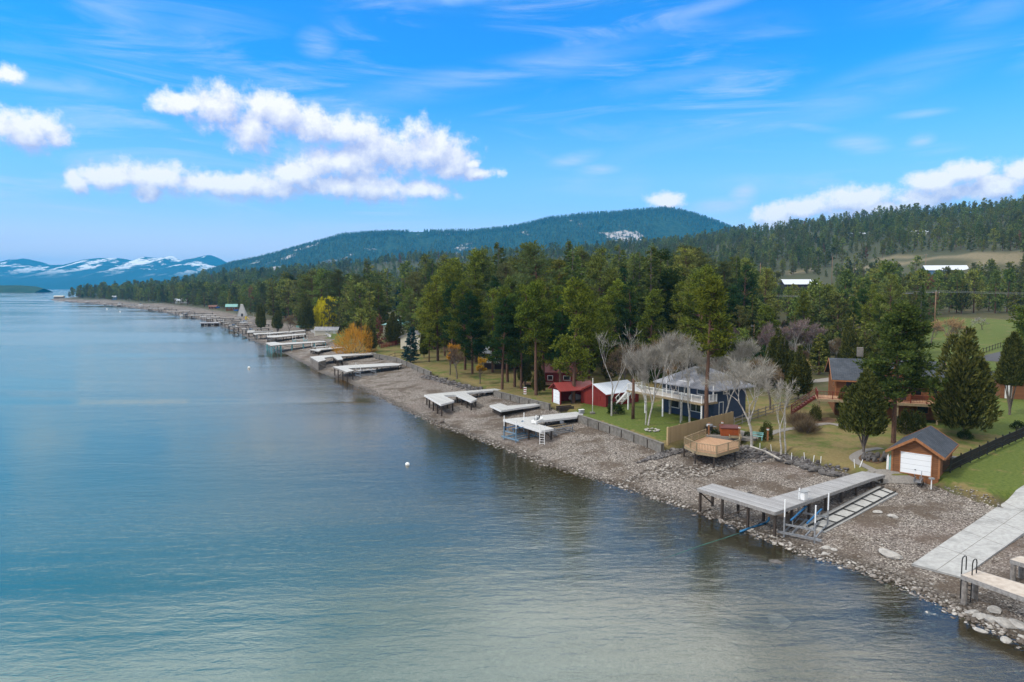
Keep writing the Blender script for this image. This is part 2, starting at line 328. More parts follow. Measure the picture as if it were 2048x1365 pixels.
M['rock'] = mat('rock', (.135, .125, .12), (.065, .06, .058), 3.0, .95, .2, .9, dirt=.3)
M['rock_pale'] = mat('pale_rock', (.42, .40, .37), (.26, .245, .23), 3.0, .9, .2, .7, dirt=.3)
M['pole'] = mat('pole_wood', (.30, .19, .12), (.2, .13, .085), 6, .9, .1, .4)
M['hose_blue'] = mat('blue_hose', (.03, .17, .34), (.02, .13, .27), 8, .5, .4, .0)
M['hose_green'] = mat('green_rope', (.06, .20, .17), (.045, .15, .13), 8, .6, .3, .0)
M['buoy'] = mat('buoy_white', (.84, .84, .82), (.74, .74, .72), 3, .4, .5, .0)
M['spa'] = planks('hot_tub_skirt', (.36, .085, .022), (.28, .065, .018), 0, .12, .7, .08)
M['spa_lid'] = mat('hot_tub_lid', (.15, .045, .035), (.11, .035, .03), 5, .6, .3, .1)
M['yellow'] = mat('yellow_plastic', (.75, .55, .02), None, 4, .4, .5, .0)
M['tarp_blue'] = mat('blue_tarp', (.02, .13, .45), (.015, .1, .36), 4, .6, .3, .2)
M['grey_mid'] = mat('grey_plastic', (.30, .31, .32), (.24, .25, .26), 5, .6, .3, .1)
# ---------------------------------------------------------------- terrain
SHORE_PX = [(2048,1285),(1900,1215),(1800,1165),(1690,1128),(1600,1100),(1500,1062),(1390,1020),(1300,990),(1200,960),(1100,930),(1000,893),(930,868),(868,845),(800,815),(740,785),(690,762),(640,745),(600,722),(560,700),(515,684),(470,664),(430,648),(370,634),(300,622),(210,611),(95,600)]
BANK_PX = [(2048,985),(2010,1003),(1880,962),(1850,952),(1770,950),(1700,936),(1640,920),(1600,905),(1560,893),(1500,882),(1440,872),(1370,885),(1325,889),(1245,860),(1160,832),(1100,808),(1040,794),(990,782),(950,768),(905,756),(862,744),(795,716),(745,706),(690,700),(650,668),(610,655),(560,645),(500,632),(430,618),(330,608),(210,600.5),(130,595)]
def catmull(P, n=5):
    P = np.array(P, float); Q = [P[0]]
    for i in range(len(P) - 1):
        a, b, c, d = P[max(i - 1, 0)], P[i], P[i + 1], P[min(i + 2, len(P) - 1)]
        for k in range(1, n + 1):
            t = k / n; Q.append(.5 * ((2 * b) + (c - a) * t + (2 * a - 5 * b + 4 * c - d) * t * t + (3 * b - a - 3 * c + d) * t ** 3))
    return np.array(Q)
shore = [W(x, y, 0)[:2] for x, y in SHORE_PX]
bank = [W(x, y, 2.2)[:2] for x, y in BANK_PX]
shore = [(70, -80), (48, 0), (35, 25)] + shore + [(-820, 1350), (-760, 2000), (-650, 3300)]
bank = [(130, -80), (80, 0), (52, 40)] + bank + [(-800, 1340), (-745, 2000), (-635, 3300)]
shoreL = catmull(shore, 4); bankL = catmull(bank, 2)
FARP = [(-500, 9000), (9000, 9000), (9000, -80)]
def segdist(X, Y, L):
    best = np.full(X.shape, 1e18)
    for (ax, ay), (bx, by) in zip(L[:-1], L[1:]):
        dx, dy = bx - ax, by - ay; t = np.clip(((X - ax) * dx + (Y - ay) * dy) / (dx * dx + dy * dy + 1e-9), 0, 1)
        best = np.minimum(best, (X - ax - t * dx) ** 2 + (Y - ay - t * dy) ** 2)
    return np.sqrt(best)
def pip(X, Y, L):
    ins = np.zeros(X.shape, bool); n = len(L)
    for i in range(n):
        x0, y0 = L[i]; x1, y1 = L[(i + 1) % n]
        if y0 == y1: continue
        c = ((y0 > Y) != (y1 > Y)) & (X < (x1 - x0) * (Y - y0) / (y1 - y0) + x0); ins ^= c
    return ins
shoreP = [tuple(p) for p in shoreL] + FARP; bankP = [tuple(p) for p in bankL] + FARP
def vnoise(X, Y, s, seed=0):
    """smooth value noise"""
    X = X / s; Y = Y / s; xi = np.floor(X).astype(np.int64); yi = np.floor(Y).astype(np.int64); fx = X - xi; fy = Y - yi
    fx = fx * fx * (3 - 2 * fx); fy = fy * fy * (3 - 2 * fy)
    def h(a, b):
        k = (a * 374761393 + b * 668265263 + seed * 974711) & 0x7fffffff; k = ((k ^ (k >> 13)) * 1274126177) & 0x7fffffff
        return ((k ^ (k >> 16)) & 0xffff) / 65535.0
    return (h(xi, yi) * (1 - fx) + h(xi + 1, yi) * fx) * (1 - fy) + (h(xi, yi + 1) * (1 - fx) + h(xi + 1, yi + 1) * fx) * fy
def fbm(X, Y, s, seed=0, o=4):
    r = 0; a = 1; t = 0
    for k in range(o): r = r + a * (vnoise(X, Y, s, seed + k) - .5); t += a; a *= .5; s *= .5
    return r / t
HK = np.array([(0, 2.1), (25, 2.5), (60, 3.2), (150, 5.2), (215, 9.0), (300, 13), (391, 18), (460, 30), (545, 44), (700, 74), (1000, 128), (1250, 154), (2500, 170)])
SK = np.array([(-500, 160), (245, 156), (560, 145), (780, 126), (1064, 84), (1443, 74), (1700, 70), (2600, 80)])
def terr(X, Y, full=False):
    X = np.asarray(X, float); Y = np.asarray(Y, float)
    ds = segdist(X, Y, shoreL); si = pip(X, Y, shoreP); db = segdist(X, Y, bankL); bi = pip(X, Y, bankP)
    ds = np.where(si, ds, -ds); db = np.where(bi, db, -db)
    ds = ds + .5 * fbm(X, Y, 7, 3, 3) + 2.0 * np.clip(Y / 300, 0, 1) * fbm(X, Y, 25, 4, 2)
    hw = np.where(ds > -14, .06 * ds, .06 * -14 + .13 * (ds + 14)); hw = np.maximum(hw, -7)
    t = np.clip(ds / (ds - db + 1e-6), 0, 1); hb = 1.35 * t ** .85
    u = -.65 * X + .76 * Y; dd = np.clip(db, 0, None)
    hi = np.interp(dd, HK[:, 0], HK[:, 1]); cap = np.interp(u, SK[:, 0], SK[:, 1])
    k = 9.0; hi = np.where(hi > cap - k, cap - k * np.log1p(np.exp(np.clip((cap - hi) / k, -50, 50))) + 0 * hi, hi) if False else -k * np.log(np.exp(-hi / k) + np.exp(-cap / k)) + k * np.log1p(np.exp(-cap / k))
    hi = np.maximum(hi, 2.1) + 34 * np.exp(-(((X + 380) / 300) ** 2 + ((Y - 1380) / 330) ** 2)) * np.clip(db / 200, 0, 1)
    hi = hi + np.clip((dd - 40) / 200, 0, 1) * 5 * fbm(X, Y, 90, 9, 3) + np.clip((dd - 300) / 300, 0, 1) * 22 * fbm(X, Y, 330, 12, 3)
    s = np.clip(db / 1.1, 0, 1); s = s * s * (3 - 2 * s)
    hl = hb * (1 - s) + hi * s + np.clip(dd - 1, 0, 1) * .15 * fbm(X, Y, 9, 21, 2)
    h = np.where(db > 0, hl, hb); h = np.where(ds <= 0, hw, h)
    h = h + np.where((ds > 0) & (db < 0), .10 * fbm(X, Y, 2.2, 5, 2) * np.clip(ds / 3, 0, 1), 0)
    return (h, ds, db) if full else h
def H(x, y): return float(terr(np.array([x]), np.array([y]))[0])
def G(px, py):
    z = 2.0
    for _ in range(25):
        p = W(px, py, min(z, 18.5)); z = .5 * z + .5 * H(p[0], p[1])
    p = W(px, py, min(z, 18.5)); return (p[0], p[1], H(p[0], p[1]))
def Gs(L): return [G(*p) for p in L]
def axis(a, b, fine, g1, lo, hi):
    v = list(np.arange(a, b + fine, fine)); s = fine; x = a
    while x > lo: s *= g1; x -= s; v.insert(0, x)
    s = fine; x = v[-1]
    while x < hi: s *= g1; x += s; v.append(x)
    return np.array(v)
XS = axis(-20, 85, .5, 1.055, -2600, 3800); YS = axis(28, 135, .5, 1.045, -120, 4800)
GX, GY = np.meshgrid(XS, YS); HH, DS, DB = terr(GX.ravel(), GY.ravel(), True)
def grid_mesh(name, mat_, X, Y, Z, attrs=None, keep=None):
    ny, nx = GX.shape; i = np.arange(ny * nx).reshape(ny, nx)
    F = np.stack([i[:-1, :-1], i[:-1, 1:], i[1:, 1:], i[1:, :-1]], -1).reshape(-1, 4); V = np.stack([X, Y, Z], 1)
    if keep is not None:
        F = F[keep[F].any(1)]; used = np.unique(F); mp = np.zeros(len(V), int); mp[used] = np.arange(len(used)); F = mp[F]; V = V[used]
        attrs = {k: v[used] for k, v in (attrs or {}).items()}
    me = npmesh(name, V, F, mat_, smooth=True)
    for k, v in (attrs or {}).items(): a = me.attributes.new(k, 'FLOAT', 'POINT'); a.data.foreach_set('value', v.astype(np.float32))
    return me
def poly_mask(px_list, z=None):
    L = [G(*p)[:2] if z is None else W(*p, z)[:2] for p in px_list]; return pip(GX.ravel(), GY.ravel(), L), L
gx, gy = GX.ravel(), GY.ravel()
beach = 1 - np.clip((DB + .1) / .5, 0, 1)
azm = gx / np.maximum(gy, 1)
lawn = np.clip((DB - .3) / .6, 0, 1) * np.clip((34 - DB) / 8, 0, 1) * (gy < 330)
meadow = (azm > .565) & (DB > 25) & (DB < 222) & (gy > 0); lawn = np.where(meadow, 1, lawn)
green = np.where(meadow, .9, .35) + 0 * gx
for pl in ([(1850,960),(2048,860),(2048,990),(2010,1003),(1880,965)], [(1150,830),(1200,770),(1420,850),(1330,880)], [(640,668),(690,655),(700,690),(650,690)]):
    mk, _ = poly_mask(pl); green = np.where(mk, 1.0, green); lawn = np.where(mk & (DB > 0), 1, lawn)
dry = ((azm > .40) & (DB > 462) & (DB < 555) & (fbm(gx, gy, 45, 91) > .04)).astype(float)
mk, _ = poly_mask([(770,690),(880,680),(860,745),(790,712)]); lawn = np.where(mk & (DB > 0), 1, lawn)
# terrain material
tm, s = newmat('terrain_ground'); tc = s.node('ShaderNodeTexCoord').outputs['Object']; geo = s.node('ShaderNodeNewGeometry').outputs['Position']; pz = s.sep(geo)[2]
A = lambda n: s.node('ShaderNodeAttribute', attribute_name=n).outputs['Fac']
vg = s.v('MULTIPLY', tc, (1, 1, 0)); v1 = s.vor(vg, 10); v1d = s.vor(vg, 10, 'Distance'); v2 = s.vor(vg, 3.6); v2d = s.vor(vg, 3.6, 'Distance'); nb = s.noise(vg, .22, 5, .6); nf = s.noise(vg, 14, 4, .7)
r1 = s.sep(v1)[0]; r2 = s.sep(v2)[1]
gcol = s.mix(r1, (.11, .090, .077), (.285, .252, .225)); gcol = s.mix(s.m('GREATER_THAN', r1, .84), gcol, (.50, .455, .40)); gcol = s.mix(s.m('LESS_THAN', r1, .2), gcol, (.055, .045, .04))
gcol = s.mix(s.m('MULTIPLY', s.m('GREATER_THAN', r2, .87), s.m('LESS_THAN', v2d, .10)), gcol, (.44, .42, .40))
gcol = s.mix(s.ss(v1d, .03, .09, 0, .25), gcol, (.07, .058, .05))
gcol = s.mix(s.m('MULTIPLY', s.ss(nb, .47, .62), .80), gcol, (.082, .060, .043))
gcol = s.mix(s.m('MULTIPLY', s.ss(s.noise(vg, .09, 3), .5, .7), .35), gcol, (.15, .11, .095))
under = s.ss(pz, .03, -.06); wet = s.ss(pz, .22, .05)
gcol = s.mix(s.m('MULTIPLY', wet, .72), gcol, (.05, .038, .026))
bed = s.mix(r1, (.060, .050, .030), (.15, .13, .085)); bed = s.mix(s.ss(pz, -.03, -.5, .55, 0), bed, (.10, .055, .015)); bed = s.mix(s.m('GREATER_THAN', r2, .93), bed, (.16, .15, .10))
gcol = s.mix(under, gcol, bed)
n3 = s.noise(vg, .12, 5, .65); n4 = s.noise(vg, 3, 5, .7); n5 = s.noise(vg, .5, 4, .6)
lg = s.mix(s.ss(n4, .3, .7), (.058, .088, .014), (.115, .140, .030)); lb = s.mix(s.ss(n4, .3, .7), (.145, .110, .045), (.21, .165, .07))
lw = s.mix(s.ss(s.m('ADD', A('green'), s.m('MULTIPLY', s.m('SUBTRACT', s.m('ADD', s.m('MULTIPLY', n3, .5), s.m('MULTIPLY', n5, .5)), .5), 4.2)), .12, .85), lb, lg)
ff = s.mix(s.ss(n5, .35, .65), (.085, .070, .038), (.060, .068, .024)); ff = s.mix(s.ss(n3, .5, .7), ff, (.115, .085, .045)); ff = s.mix(s.ss(s.sep(geo)[1], 300, 700), ff, (.055, .058, .026))
dr = s.mix(s.ss(n5, .3, .7), (.21, .165, .10), (.13, .115, .06))
land = s.mix(A('lawn'), ff, lw); land = s.mix(A('dry'), land, dr)
edge_n = s.m('ADD', A('beach'), s.m('MULTIPLY', s.m('SUBTRACT', n4, .5), .5)); c = s.mix(s.ss(edge_n, .4, .6), land, gcol)
bmp = s.m('ADD', s.m('MULTIPLY', v1d, A('beach')), s.m('MULTIPLY', nf, .5))
finish(s, c, s.m('SUBTRACT', .95, s.m('MULTIPLY', wet, .35)), .15, bmp, .7, .06)
terrain = link('ground', grid_mesh('ground', tm, gx, gy, HH, {'beach': beach, 'lawn': lawn, 'green': green, 'dry': dry})); tag(terrain, kind='structure')
# ---------------------------------------------------------------- water
wm, s = newmat('lake_water'); tc = s.node('ShaderNodeTexCoord').outputs['Object']; geo = s.node('ShaderNodeNewGeometry')
deepa = s.node('ShaderNodeAttribute', attribute_name='deep').outputs['Fac']
rot = s.node('ShaderNodeMapping', {'Vector': tc, 'Rotation': (0, 0, R(-12)), 'Scale': (.35, 1.0, 1)}).outputs[0]
rot2 = s.node('ShaderNodeMapping', {'Vector': tc, 'Rotation': (0, 0, R(25)), 'Scale': (.5, 1.0, 1)}).outputs[0]
wa = s.noise(rot, 1.7, 3, .55, .6); wb = s.noise(rot2, 6.5, 4, .6, .3); wc = s.noise(rot, .30, 2, .5, .4)
patch = s.noise(s.node('ShaderNodeMapping', {'Vector': tc, 'Rotation': (0, 0, R(-8)), 'Scale': (.25, 1, 1)}).outputs[0], .020, 4, .6, .8); amp = s.ss(patch, .36, .62, .18, 1.5)
hgt = s.m('ADD', s.m('ADD', s.m('MULTIPLY', wa, .085), s.m('MULTIPLY', wb, .024)), s.m('MULTIPLY', wc, .16)); hgt = s.m('MULTIPLY', hgt, amp)
bp = s.node('ShaderNodeBump', {'Height': hgt, 'Strength': 1.0, 'Distance': .27})
fres = s.node('ShaderNodeFresnel', {'IOR': 1.58}); s.l.new(bp.outputs[0], fres.inputs['Normal'])
rgh = s.ss(patch, .36, .62, .05, .16)
gl = s.node('ShaderNodeBsdfGlossy', {'Color': (1.0, .90, .79, 1), 'Roughness': rgh}); s.l.new(bp.outputs[0], gl.inputs['Normal'])
offa = s.node('ShaderNodeAttribute', attribute_name='off').outputs['Fac']
body = s.node('ShaderNodeBsdfDiffuse', {'Color': s.mix(s.ss(s.m('ADD', offa, s.m('MULTIPLY', s.m('SUBTRACT', patch, .5), .5)), .08, .75), (.018, .105, .115), (.085, .120, .110))})
tr = s.node('ShaderNodeBsdfTransparent', {'Color': (.90, .93, .85, 1)})
mx = s.node('ShaderNodeMixShader', {0: deepa}); s.l.new(tr.outputs[0], mx.inputs[1]); s.l.new(body.outputs[0], mx.inputs[2])
m2 = s.node('ShaderNodeMixShader', {0: fres.outputs[0]}); s.l.new(mx.outputs[0], m2.inputs[1]); s.l.new(gl.outputs[0], m2.inputs[2])
o = s.node('ShaderNodeOutputMaterial'); s.l.new(m2.outputs[0], o.inputs[0])
deep = 1 - np.exp(-np.clip(-HH, 0, 9) * .42)
XW = GX.copy().ravel(); YW = GY.copy().ravel()
ny, nx = GX.shape
XW = XW.reshape(ny, nx); YW = YW.reshape(ny, nx); XW[:, 0] = -13000; XW[:, -1] = 13000; YW[-1, :] = 12800; YW[0, :] = -400
keepw = (HH < .35); dpw = deep.reshape(ny, nx).copy(); keepw = keepw.reshape(ny, nx).copy(); keepw[-1, :] = True; keepw[:, 0] = True
water = link('lake_water', grid_mesh('lake_water', wm, XW.ravel(), YW.ravel(), np.zeros(ny * nx), {'deep': dpw.ravel(), 'off': np.exp(-np.clip(-DS, 0, 500) / 30)}, keepw.ravel())); tag(water, kind='structure')
# ---------------------------------------------------------------- far hills
def hill(name, prof, dist, depth, matf, nrm=60, seed=1, nx_=260, nz=46, rough=.10):
    """a ridge whose crest line runs at about `dist`; front and back slopes with gullies"""
    px = np.array([p[0] for p in prof], float); py = np.array([p[1] for p in prof], float)
    xs = np.linspace(px[0], px[-1], nx_); ys = np.interp(xs, px, py); V = []
    for j in range(nz):
        t = j / (nz - 1) * 2 - 1
        for i in range(nx_):
            a, e = azel(xs[i], ys[i]); crest = max(CAMZ + dist * math.tan(e) / 1.0, 5)
            r = dist + t * depth; x = r * math.tan(a) if False else dist * math.tan(a) * (1 + t * depth / dist * .35); y = dist + t * depth
            k = max(0, 1 - abs(t)) ** .8
            gl_ = 1 - rough * 3 * abs(float(fbm(np.array([x * 1.0]), np.array([y * .35]), depth * .45, seed, 4)[0])) * (1 - k) * 2
            V.append((x, y, crest * k * gl_ - 6 * (1 - k) - 1))
    F = [(j * nx_ + i, j * nx_ + i + 1, (j + 1) * nx_ + i + 1, (j + 1) * nx_ + i) for j in range(nz - 1) for i in range(nx_ - 1)]
    me = npmesh(name, V, F, matf, smooth=True); o_ = link(name, me); tag(o_, kind='structure'); return o_, np.array(V).reshape(nz, nx_, 3)
hm, s = newmat('far_forest_hill'); tc = s.node('ShaderNodeTexCoord').outputs['Object']
n1 = s.noise(tc, .035, 5, .7); n2 = s.noise(s.v('MULTIPLY', tc, (1, .5, 1.6)), .0022, 6, .62); z = s.sep(tc)[2]
forest = s.mix(s.ss(n1, .35, .65), (.010, .022, .010), (.035, .06, .022))
bare = s.m('MULTIPLY', s.ss(n2, .585, .61), s.ss(n1, .42, .5)); c = s.mix(bare, forest, (.42, .38, .36)); finish(s, c, .95, .05, n1, 1.0, 8)
HILLP = [(300,600),(420,540),(470,522),(520,512),(600,490),(660,473),(690,465),(740,462),(860,461),(960,460),(1040,450),(1100,435),(1180,425),(1230,422),(1290,415),(1330,411),(1360,414),(1420,432),(1480,455),(1560,485),(1640,520),(1760,560)]
o_, HV = hill('forested_hill', HILLP, 4300, 1100, hm, seed=5)
sm_, s = newmat('snowy_mountain'); tc = s.node('ShaderNodeTexCoord').outputs['Object']
n2 = s.noise(s.v('MULTIPLY', tc, (1, .5, 1.2)), .0030, 7, .66, .3); n1 = s.noise(tc, .012, 4, .7); z = s.sep(tc)[2]
sn = s.m('MULTIPLY', s.m('MULTIPLY', s.ss(n2, .515, .555), s.ss(z, 110, 330)), s.ss(n1, .3, .5)); c = s.mix(sn, (.02, .035, .03), (.85, .85, .85)); finish(s, c, .9, .05, n2, .6, 30)
MTP = [(-160,525),(-80,512),(0,511),(20,505),(50,503),(80,512),(100,520),(130,520),(170,508),(200,505),(240,506),(265,512),(290,504),(320,508),(345,504),(360,514),(375,512),(400,507),(420,503),(440,512),(460,525),(560,545),(700,560)]
hill('snowy_mountains', MTP, 9600, 2400, sm_, seed=11, rough=.30)
fs_ = mat('far_shore_wood', (.02, .04, .018), (.04, .07, .03), .02, .95, .05, .5)
hill('far_shore', [(-120,567),(-30,568),(40,568),(70,571),(88,577)], 2600, 110, fs_, seed=3, nx_=120, nz=14)
# ---------------------------------------------------------------- tree generators (unit = metres, grown at full size)
def limb(p, d, L, r0, r1, k=3, droop=0.0, jit=.08):
    segs = []; d = np.array(d, float); d /= np.linalg.norm(d); p = np.array(p, float)
    for i in range(k):
        q_ = p + d * L / k; a = i / k; b = (i + 1) / k
        segs.append([*p, *q_, r0 + (r1 - r0) * a, r0 + (r1 - r0) * b]); p = q_
        d = d + rng.normal(size=3) * jit + np.array([0, 0, droop]); d /= np.linalg.norm(d)
    return segs, p, d
def trunk_segs(h, r, lean=0.0, k=8, jit=.02):
    p = np.array([0, 0, -.3]); segs = []; pts = [p]; d = np.array([lean, lean * .3, 1.0])
    for i in range(k):
        q_ = p + d / np.linalg.norm(d) * (h + .3) / k; segs.append([*p, *q_, r * (1 - i / k) ** .8 + .02, r * (1 - (i + 1) / k) ** .8 + .02]); p = q_; pts.append(p); d = d + rng.normal(size=3) * jit; d[2] = 1
    return segs, np.array(pts)
def at_h(pts, z):
    return np.array([np.interp(z, pts[:, 2], pts[:, 0]), np.interp(z, pts[:, 2], pts[:, 1]), z])
def conifer(kind, h=18.0, q=1.0, lean=0.0, Rm=None, base=None):
    """returns trunk (V,F) and crown (V,F)"""
    segs, pts = trunk_segs(h, h * (.017 if kind == 'pine' else .014), lean); C, D, Ls, Ws = [], [], [], []
    if kind == 'pine':
        b0 = .34 if base is None else base; Rm = Rm or h * .17; nb = int(76 * q ** .5); gap = rng.uniform(0, 6.28, 3); gz = rng.uniform(b0, .9, 3)
        for i in range(nb):
            t = (i + rng.random()) / nb; z = h * (b0 + (1 - b0) * t ** .9); az_ = rng.uniform(0, 6.28)
            if any(abs(z / h - g_) < .07 and abs((az_ - a_ + 3.14) % 6.28 - 3.14) < .8 for a_, g_ in zip(gap, gz)): continue
            rr = Rm * (.55 + .6 * math.sin(min(1, t * 1.6 + .25) * math.pi * .62)) * (1 - t ** 2.6 * .82) * rng.uniform(.6, 1.12)
            d = np.array([math.cos(az_), math.sin(az_), rng.uniform(-.12, .28) + .5 * t]); s_, e, dd = limb(at_h(pts, z), d, rr, .05 + .05 * (1 - t), .02, 3, .05, .12); segs += s_
            nt = max(2, int(rr * 2.9 * q ** .25)) if q > .3 else 3
            for k in range(nt):
                f = .35 + .65 * (k + 1) / nt; c = at_h(pts, z) + (e - at_h(pts, z)) * f + rng.normal(size=3) * .30 * (1.3 - f * .5); nl = int(20 * q ** .5) if q > .3 else 9
                o_ = rng.normal(size=(nl, 3)); o_ /= np.linalg.norm(o_, axis=1, keepdims=True); rad = rng.uniform(.10, .48, (nl, 1)) * (1 if q > .3 else 1.6); o_[:, 2] = o_[:, 2] * .6 + .15
                C.append(c + o_ * rad); D.append(o_ + [0, 0, .35] + .3 * rng.normal(size=(nl, 3))); Ls.append(rng.uniform(.32, .6, nl) * (1 if q > .3 else 2.1)); Ws.append(rng.uniform(.13, .24, nl) * (1 if q > .3 else 3.2))
    elif kind in ('fir', 'spruce'):
        b0 = .10 if base is None else base; Rm = Rm or h * .165; nb = int(120 * q ** .5)
        for i in range(nb):
            t = (i + rng.random()) / nb; z = h * (b0 + (1 - b0) * t ** .95); az_ = rng.uniform(0, 6.28); rr = Rm * (1 - t) ** .78 * rng.uniform(.62, 1.1) * min(1, .5 + t * 5) + .15
            d = np.array([math.cos(az_), math.sin(az_), .05 + .25 * t]); c0 = at_h(pts, z); e = c0 + d * rr - [0, 0, .10 * rr]
            segs.append([*c0, *e, .035, .012]) if q > .5 else None
            nl = max(5, int(rr * 22 * q ** .5)); f = rng.uniform(.15, 1, (nl, 1)); side = np.array([-d[1], d[0], 0]); sd_ = rng.uniform(-1, 1, (nl, 1)) * (.30 * rr * (1.15 - f))
            C.append(c0 + (e - c0) * f + side * sd_ + rng.normal(size=(nl, 3)) * .08); D.append(d + side * sd_ * 1.8 + np.array([0, 0, -.35]) + .35 * rng.normal(size=(nl, 3)))
            k = 1 if q > .3 else 2.2; Ls.append(rng.uniform(.35, .7, nl) * k); Ws.append(rng.uniform(.14, .26, nl) * k * 1.1)
    else:   # juniper / cedar : dense teardrop of upright sprays, built of several leaders
        b0 = .10 if base is None else base; Rm = Rm or h * .22; nl_ = 5 + int(3 * q)
        for j in range(nl_):
            a_ = 6.28 * j / nl_ + rng.uniform(-.4, .4); off = (0 if j == 0 else rng.uniform(.25, .6)) * Rm; top = h * (1 if j == 0 else rng.uniform(.62, .93)); cx, cy = off * math.cos(a_), off * math.sin(a_); rj = Rm * rng.uniform(.5, .68)
            n = int(1150 * q); t = rng.random(n) ** .8; z = h * b0 + (top - h * b0) * t; rad = rj * np.minimum(1, .45 + t * 2.6) * (1 - t ** 1.7) ** .8 * rng.uniform(.45, 1.08, n) ** .5; th = rng.uniform(0, 6.28, n)
            lump = 1 + .22 * np.sin(th * 3 + z * 1.6 + j) * np.sin(z * 2.3 + j * 2)
            rad = rad * lump
            C.append(np.stack([cx + rad * np.cos(th), cy + rad * np.sin(th), z], 1)); D.append(np.stack([np.cos(th) * .7, np.sin(th) * .7, np.full(n, .9)], 1) + .35 * rng.normal(size=(n, 3)))
            k = 1 if q > .3 else 2.2; Ls.append(rng.uniform(.28, .55, n) * k); Ws.append(rng.uniform(.10, .2, n) * k)
            segs.append([0, 0, h * .05, cx, cy, h * .4, .09, .05])
    return tubes(segs, 5), leafs(np.concatenate(C), np.concatenate(D), np.concatenate(Ls), np.concatenate(Ws))
def bare(h=11.0, spread=.5, levels=5, upright=.35, r=.16, twigs=4, forks=3, first=.28, lean=0.0, tw=.022):
    segs, tips, = [], []
    def rec(p, d, L, r_, lv):
        s_, e, dd = limb(p, d, L, r_, r_ * .68, 3, upright * .12, .10); segs.extend(s_)
        if lv == 0: tips.append((e, dd, L)); return
        n = forks if lv > 1 else forks + 1
        for k in range(n):
            a_ = 6.28 * (k + rng.random() * .7) / n; u = np.cross(dd, [.3, .2, 1]); u /= np.linalg.norm(u) + 1e-9; v_ = np.cross(dd, u)
            nd = dd + (u * math.cos(a_) + v_ * math.sin(a_)) * spread * rng.uniform(.6, 1.3); nd[2] += upright * .5
            st = p + (e - p) * (rng.uniform(.55, 1.0) if k else 1.0)
            rec(st, nd, L * rng.uniform(.62, .82), r_ * .52, lv - 1)
    L0 = h * first; rec(np.array([0, 0, -.2]), np.array([lean, 0, 1.0]), L0, r, levels)
    T, F = tubes(segs, 5)
    E = np.array([t[0] for t in tips]); Dn = np.array([t[1] for t in tips]); Ln = np.array([t[2] for t in tips])
    E = np.repeat(E, twigs, 0); L2 = np.repeat(Ln, twigs); Dn = np.repeat(Dn, twigs, 0) + rng.normal(size=(len(E), 3)) * .55 + [0, 0, upright * .4]; back = rng.uniform(0, .9, (len(E), 1)); Dn0 = np.repeat(np.array([t[1] for t in tips]), twigs, 0)
    E = E - Dn0 * back * L2[:, None]
    C = leafs(E, Dn, L2 * rng.uniform(.7, 1.6, len(E)), tw * 2)
    zmax = max(T[:, 2].max(), C[0][:, 2].max()); k = h / zmax
    return (T * k, F), (C[0] * k, C[1])
def willow(h=9.0, Rr=5.0):
    segs = []; tips = []
    for i in range(7):
        a_ = 6.28 * i / 7 + rng.uniform(-.3, .3); s_, e, dd = limb([0, 0, h * .16], [math.cos(a_) * .8, math.sin(a_) * .8, 1.2], h * .45, .16, .07, 3, .02); segs += s_
    segs += trunk_segs(h * .3, .32, k=3)[0]
    n = 1700; th = rng.uniform(0, 6.28, n); u = rng.random(n) ** .55; lob = .16 * np.sin(3 * th + 1) + .10 * np.sin(7 * th); rr = Rr * u * (1 + lob); zt = h * (1 - .45 * (u ** 2.2) + .10 * np.sin(5 * th + 6 * u) * u) * rng.uniform(.82, 1.03, n)
    P = np.stack([rr * np.cos(th), rr * np.sin(th), zt], 1); Ls = np.minimum(rng.uniform(.15, .8, n) * h * (.35 + .65 * u), zt - .4)
    C, D, L_ = [], [], []
    for k in range(4):
        f = k / 4; sway = rng.normal(size=(n, 3)) * .10; C.append(P - np.array([0, 0, 1]) * (Ls * f)[:, None] + np.stack([np.cos(th), np.sin(th), 0 * th], 1) * (.35 * f)); D.append(np.stack([np.cos(th) * .16, np.sin(th) * .16, -np.ones(n)], 1) + sway); L_.append(Ls / 4 * 1.1)
    return tubes(segs, 6), leafs(np.concatenate(C), np.concatenate(D), np.concatenate(L_), .16)
def bush(h=2.0, Rr=1.4, n=900, L=.3, Wd=.16, up=.5, solid=True):
    th = rng.uniform(0, 6.28, n); c = rng.random(n); ph = np.arccos(1 - c); rad = rng.uniform(.45, 1, n) ** .5 * (1 + .18 * np.sin(th * 3 + ph * 4))
    d = np.stack([np.sin(ph) * np.cos(th), np.sin(ph) * np.sin(th), np.cos(ph)], 1); P = d * rad[:, None] * [Rr, Rr, h * .9] + [0, 0, .1]
    if not solid: P = d * rng.uniform(.05, .6, n)[:, None] * [Rr, Rr, h * .6]
    segs = [[0, 0, -.2, *(d[i] * [Rr, Rr, h] * .6), .05, .015] for i in range(0, min(n, 200), 12)]
    return tubes(segs, 4), leafs(P, d + [0, 0, up] + .4 * rng.normal(size=(n, 3)), rng.uniform(.7, 1.3, n) * L, Wd)
def tree_me(name, tv, cv, bark, leaf):
    tm_ = npmesh(name + '_trunk', tv[0], tv[1], M[bark]); cm_ = npmesh(name + '_crown', cv[0], cv[1], M[leaf], rng.random(len(cv[1])))
    return (tm_, cm_, float(cv[0][:, 2].max()))
PROTO = {}
def mk(key, gen, bark, leaf): PROTO[key] = tree_me(key, *gen, bark, leaf)
for i in range(5): mk(f'pine{i}', conifer('pine', 18, 1.0, rng.uniform(-.05, .05), base=[.20, .30, .26, .36, .16][i], Rm=[3.7, 3.1, 3.4, 3.0, 4.0][i]), 'bark_pine', 'pine')
mk('pinebig', conifer('pine', 17, 1.5, 0.0, base=.27, Rm=3.9), 'bark_pine', 'pine_deep')
mk('juntall', conifer('juniper', 9, 1.0, Rm=1.35, base=.36), 'bark_grey', 'juniper')
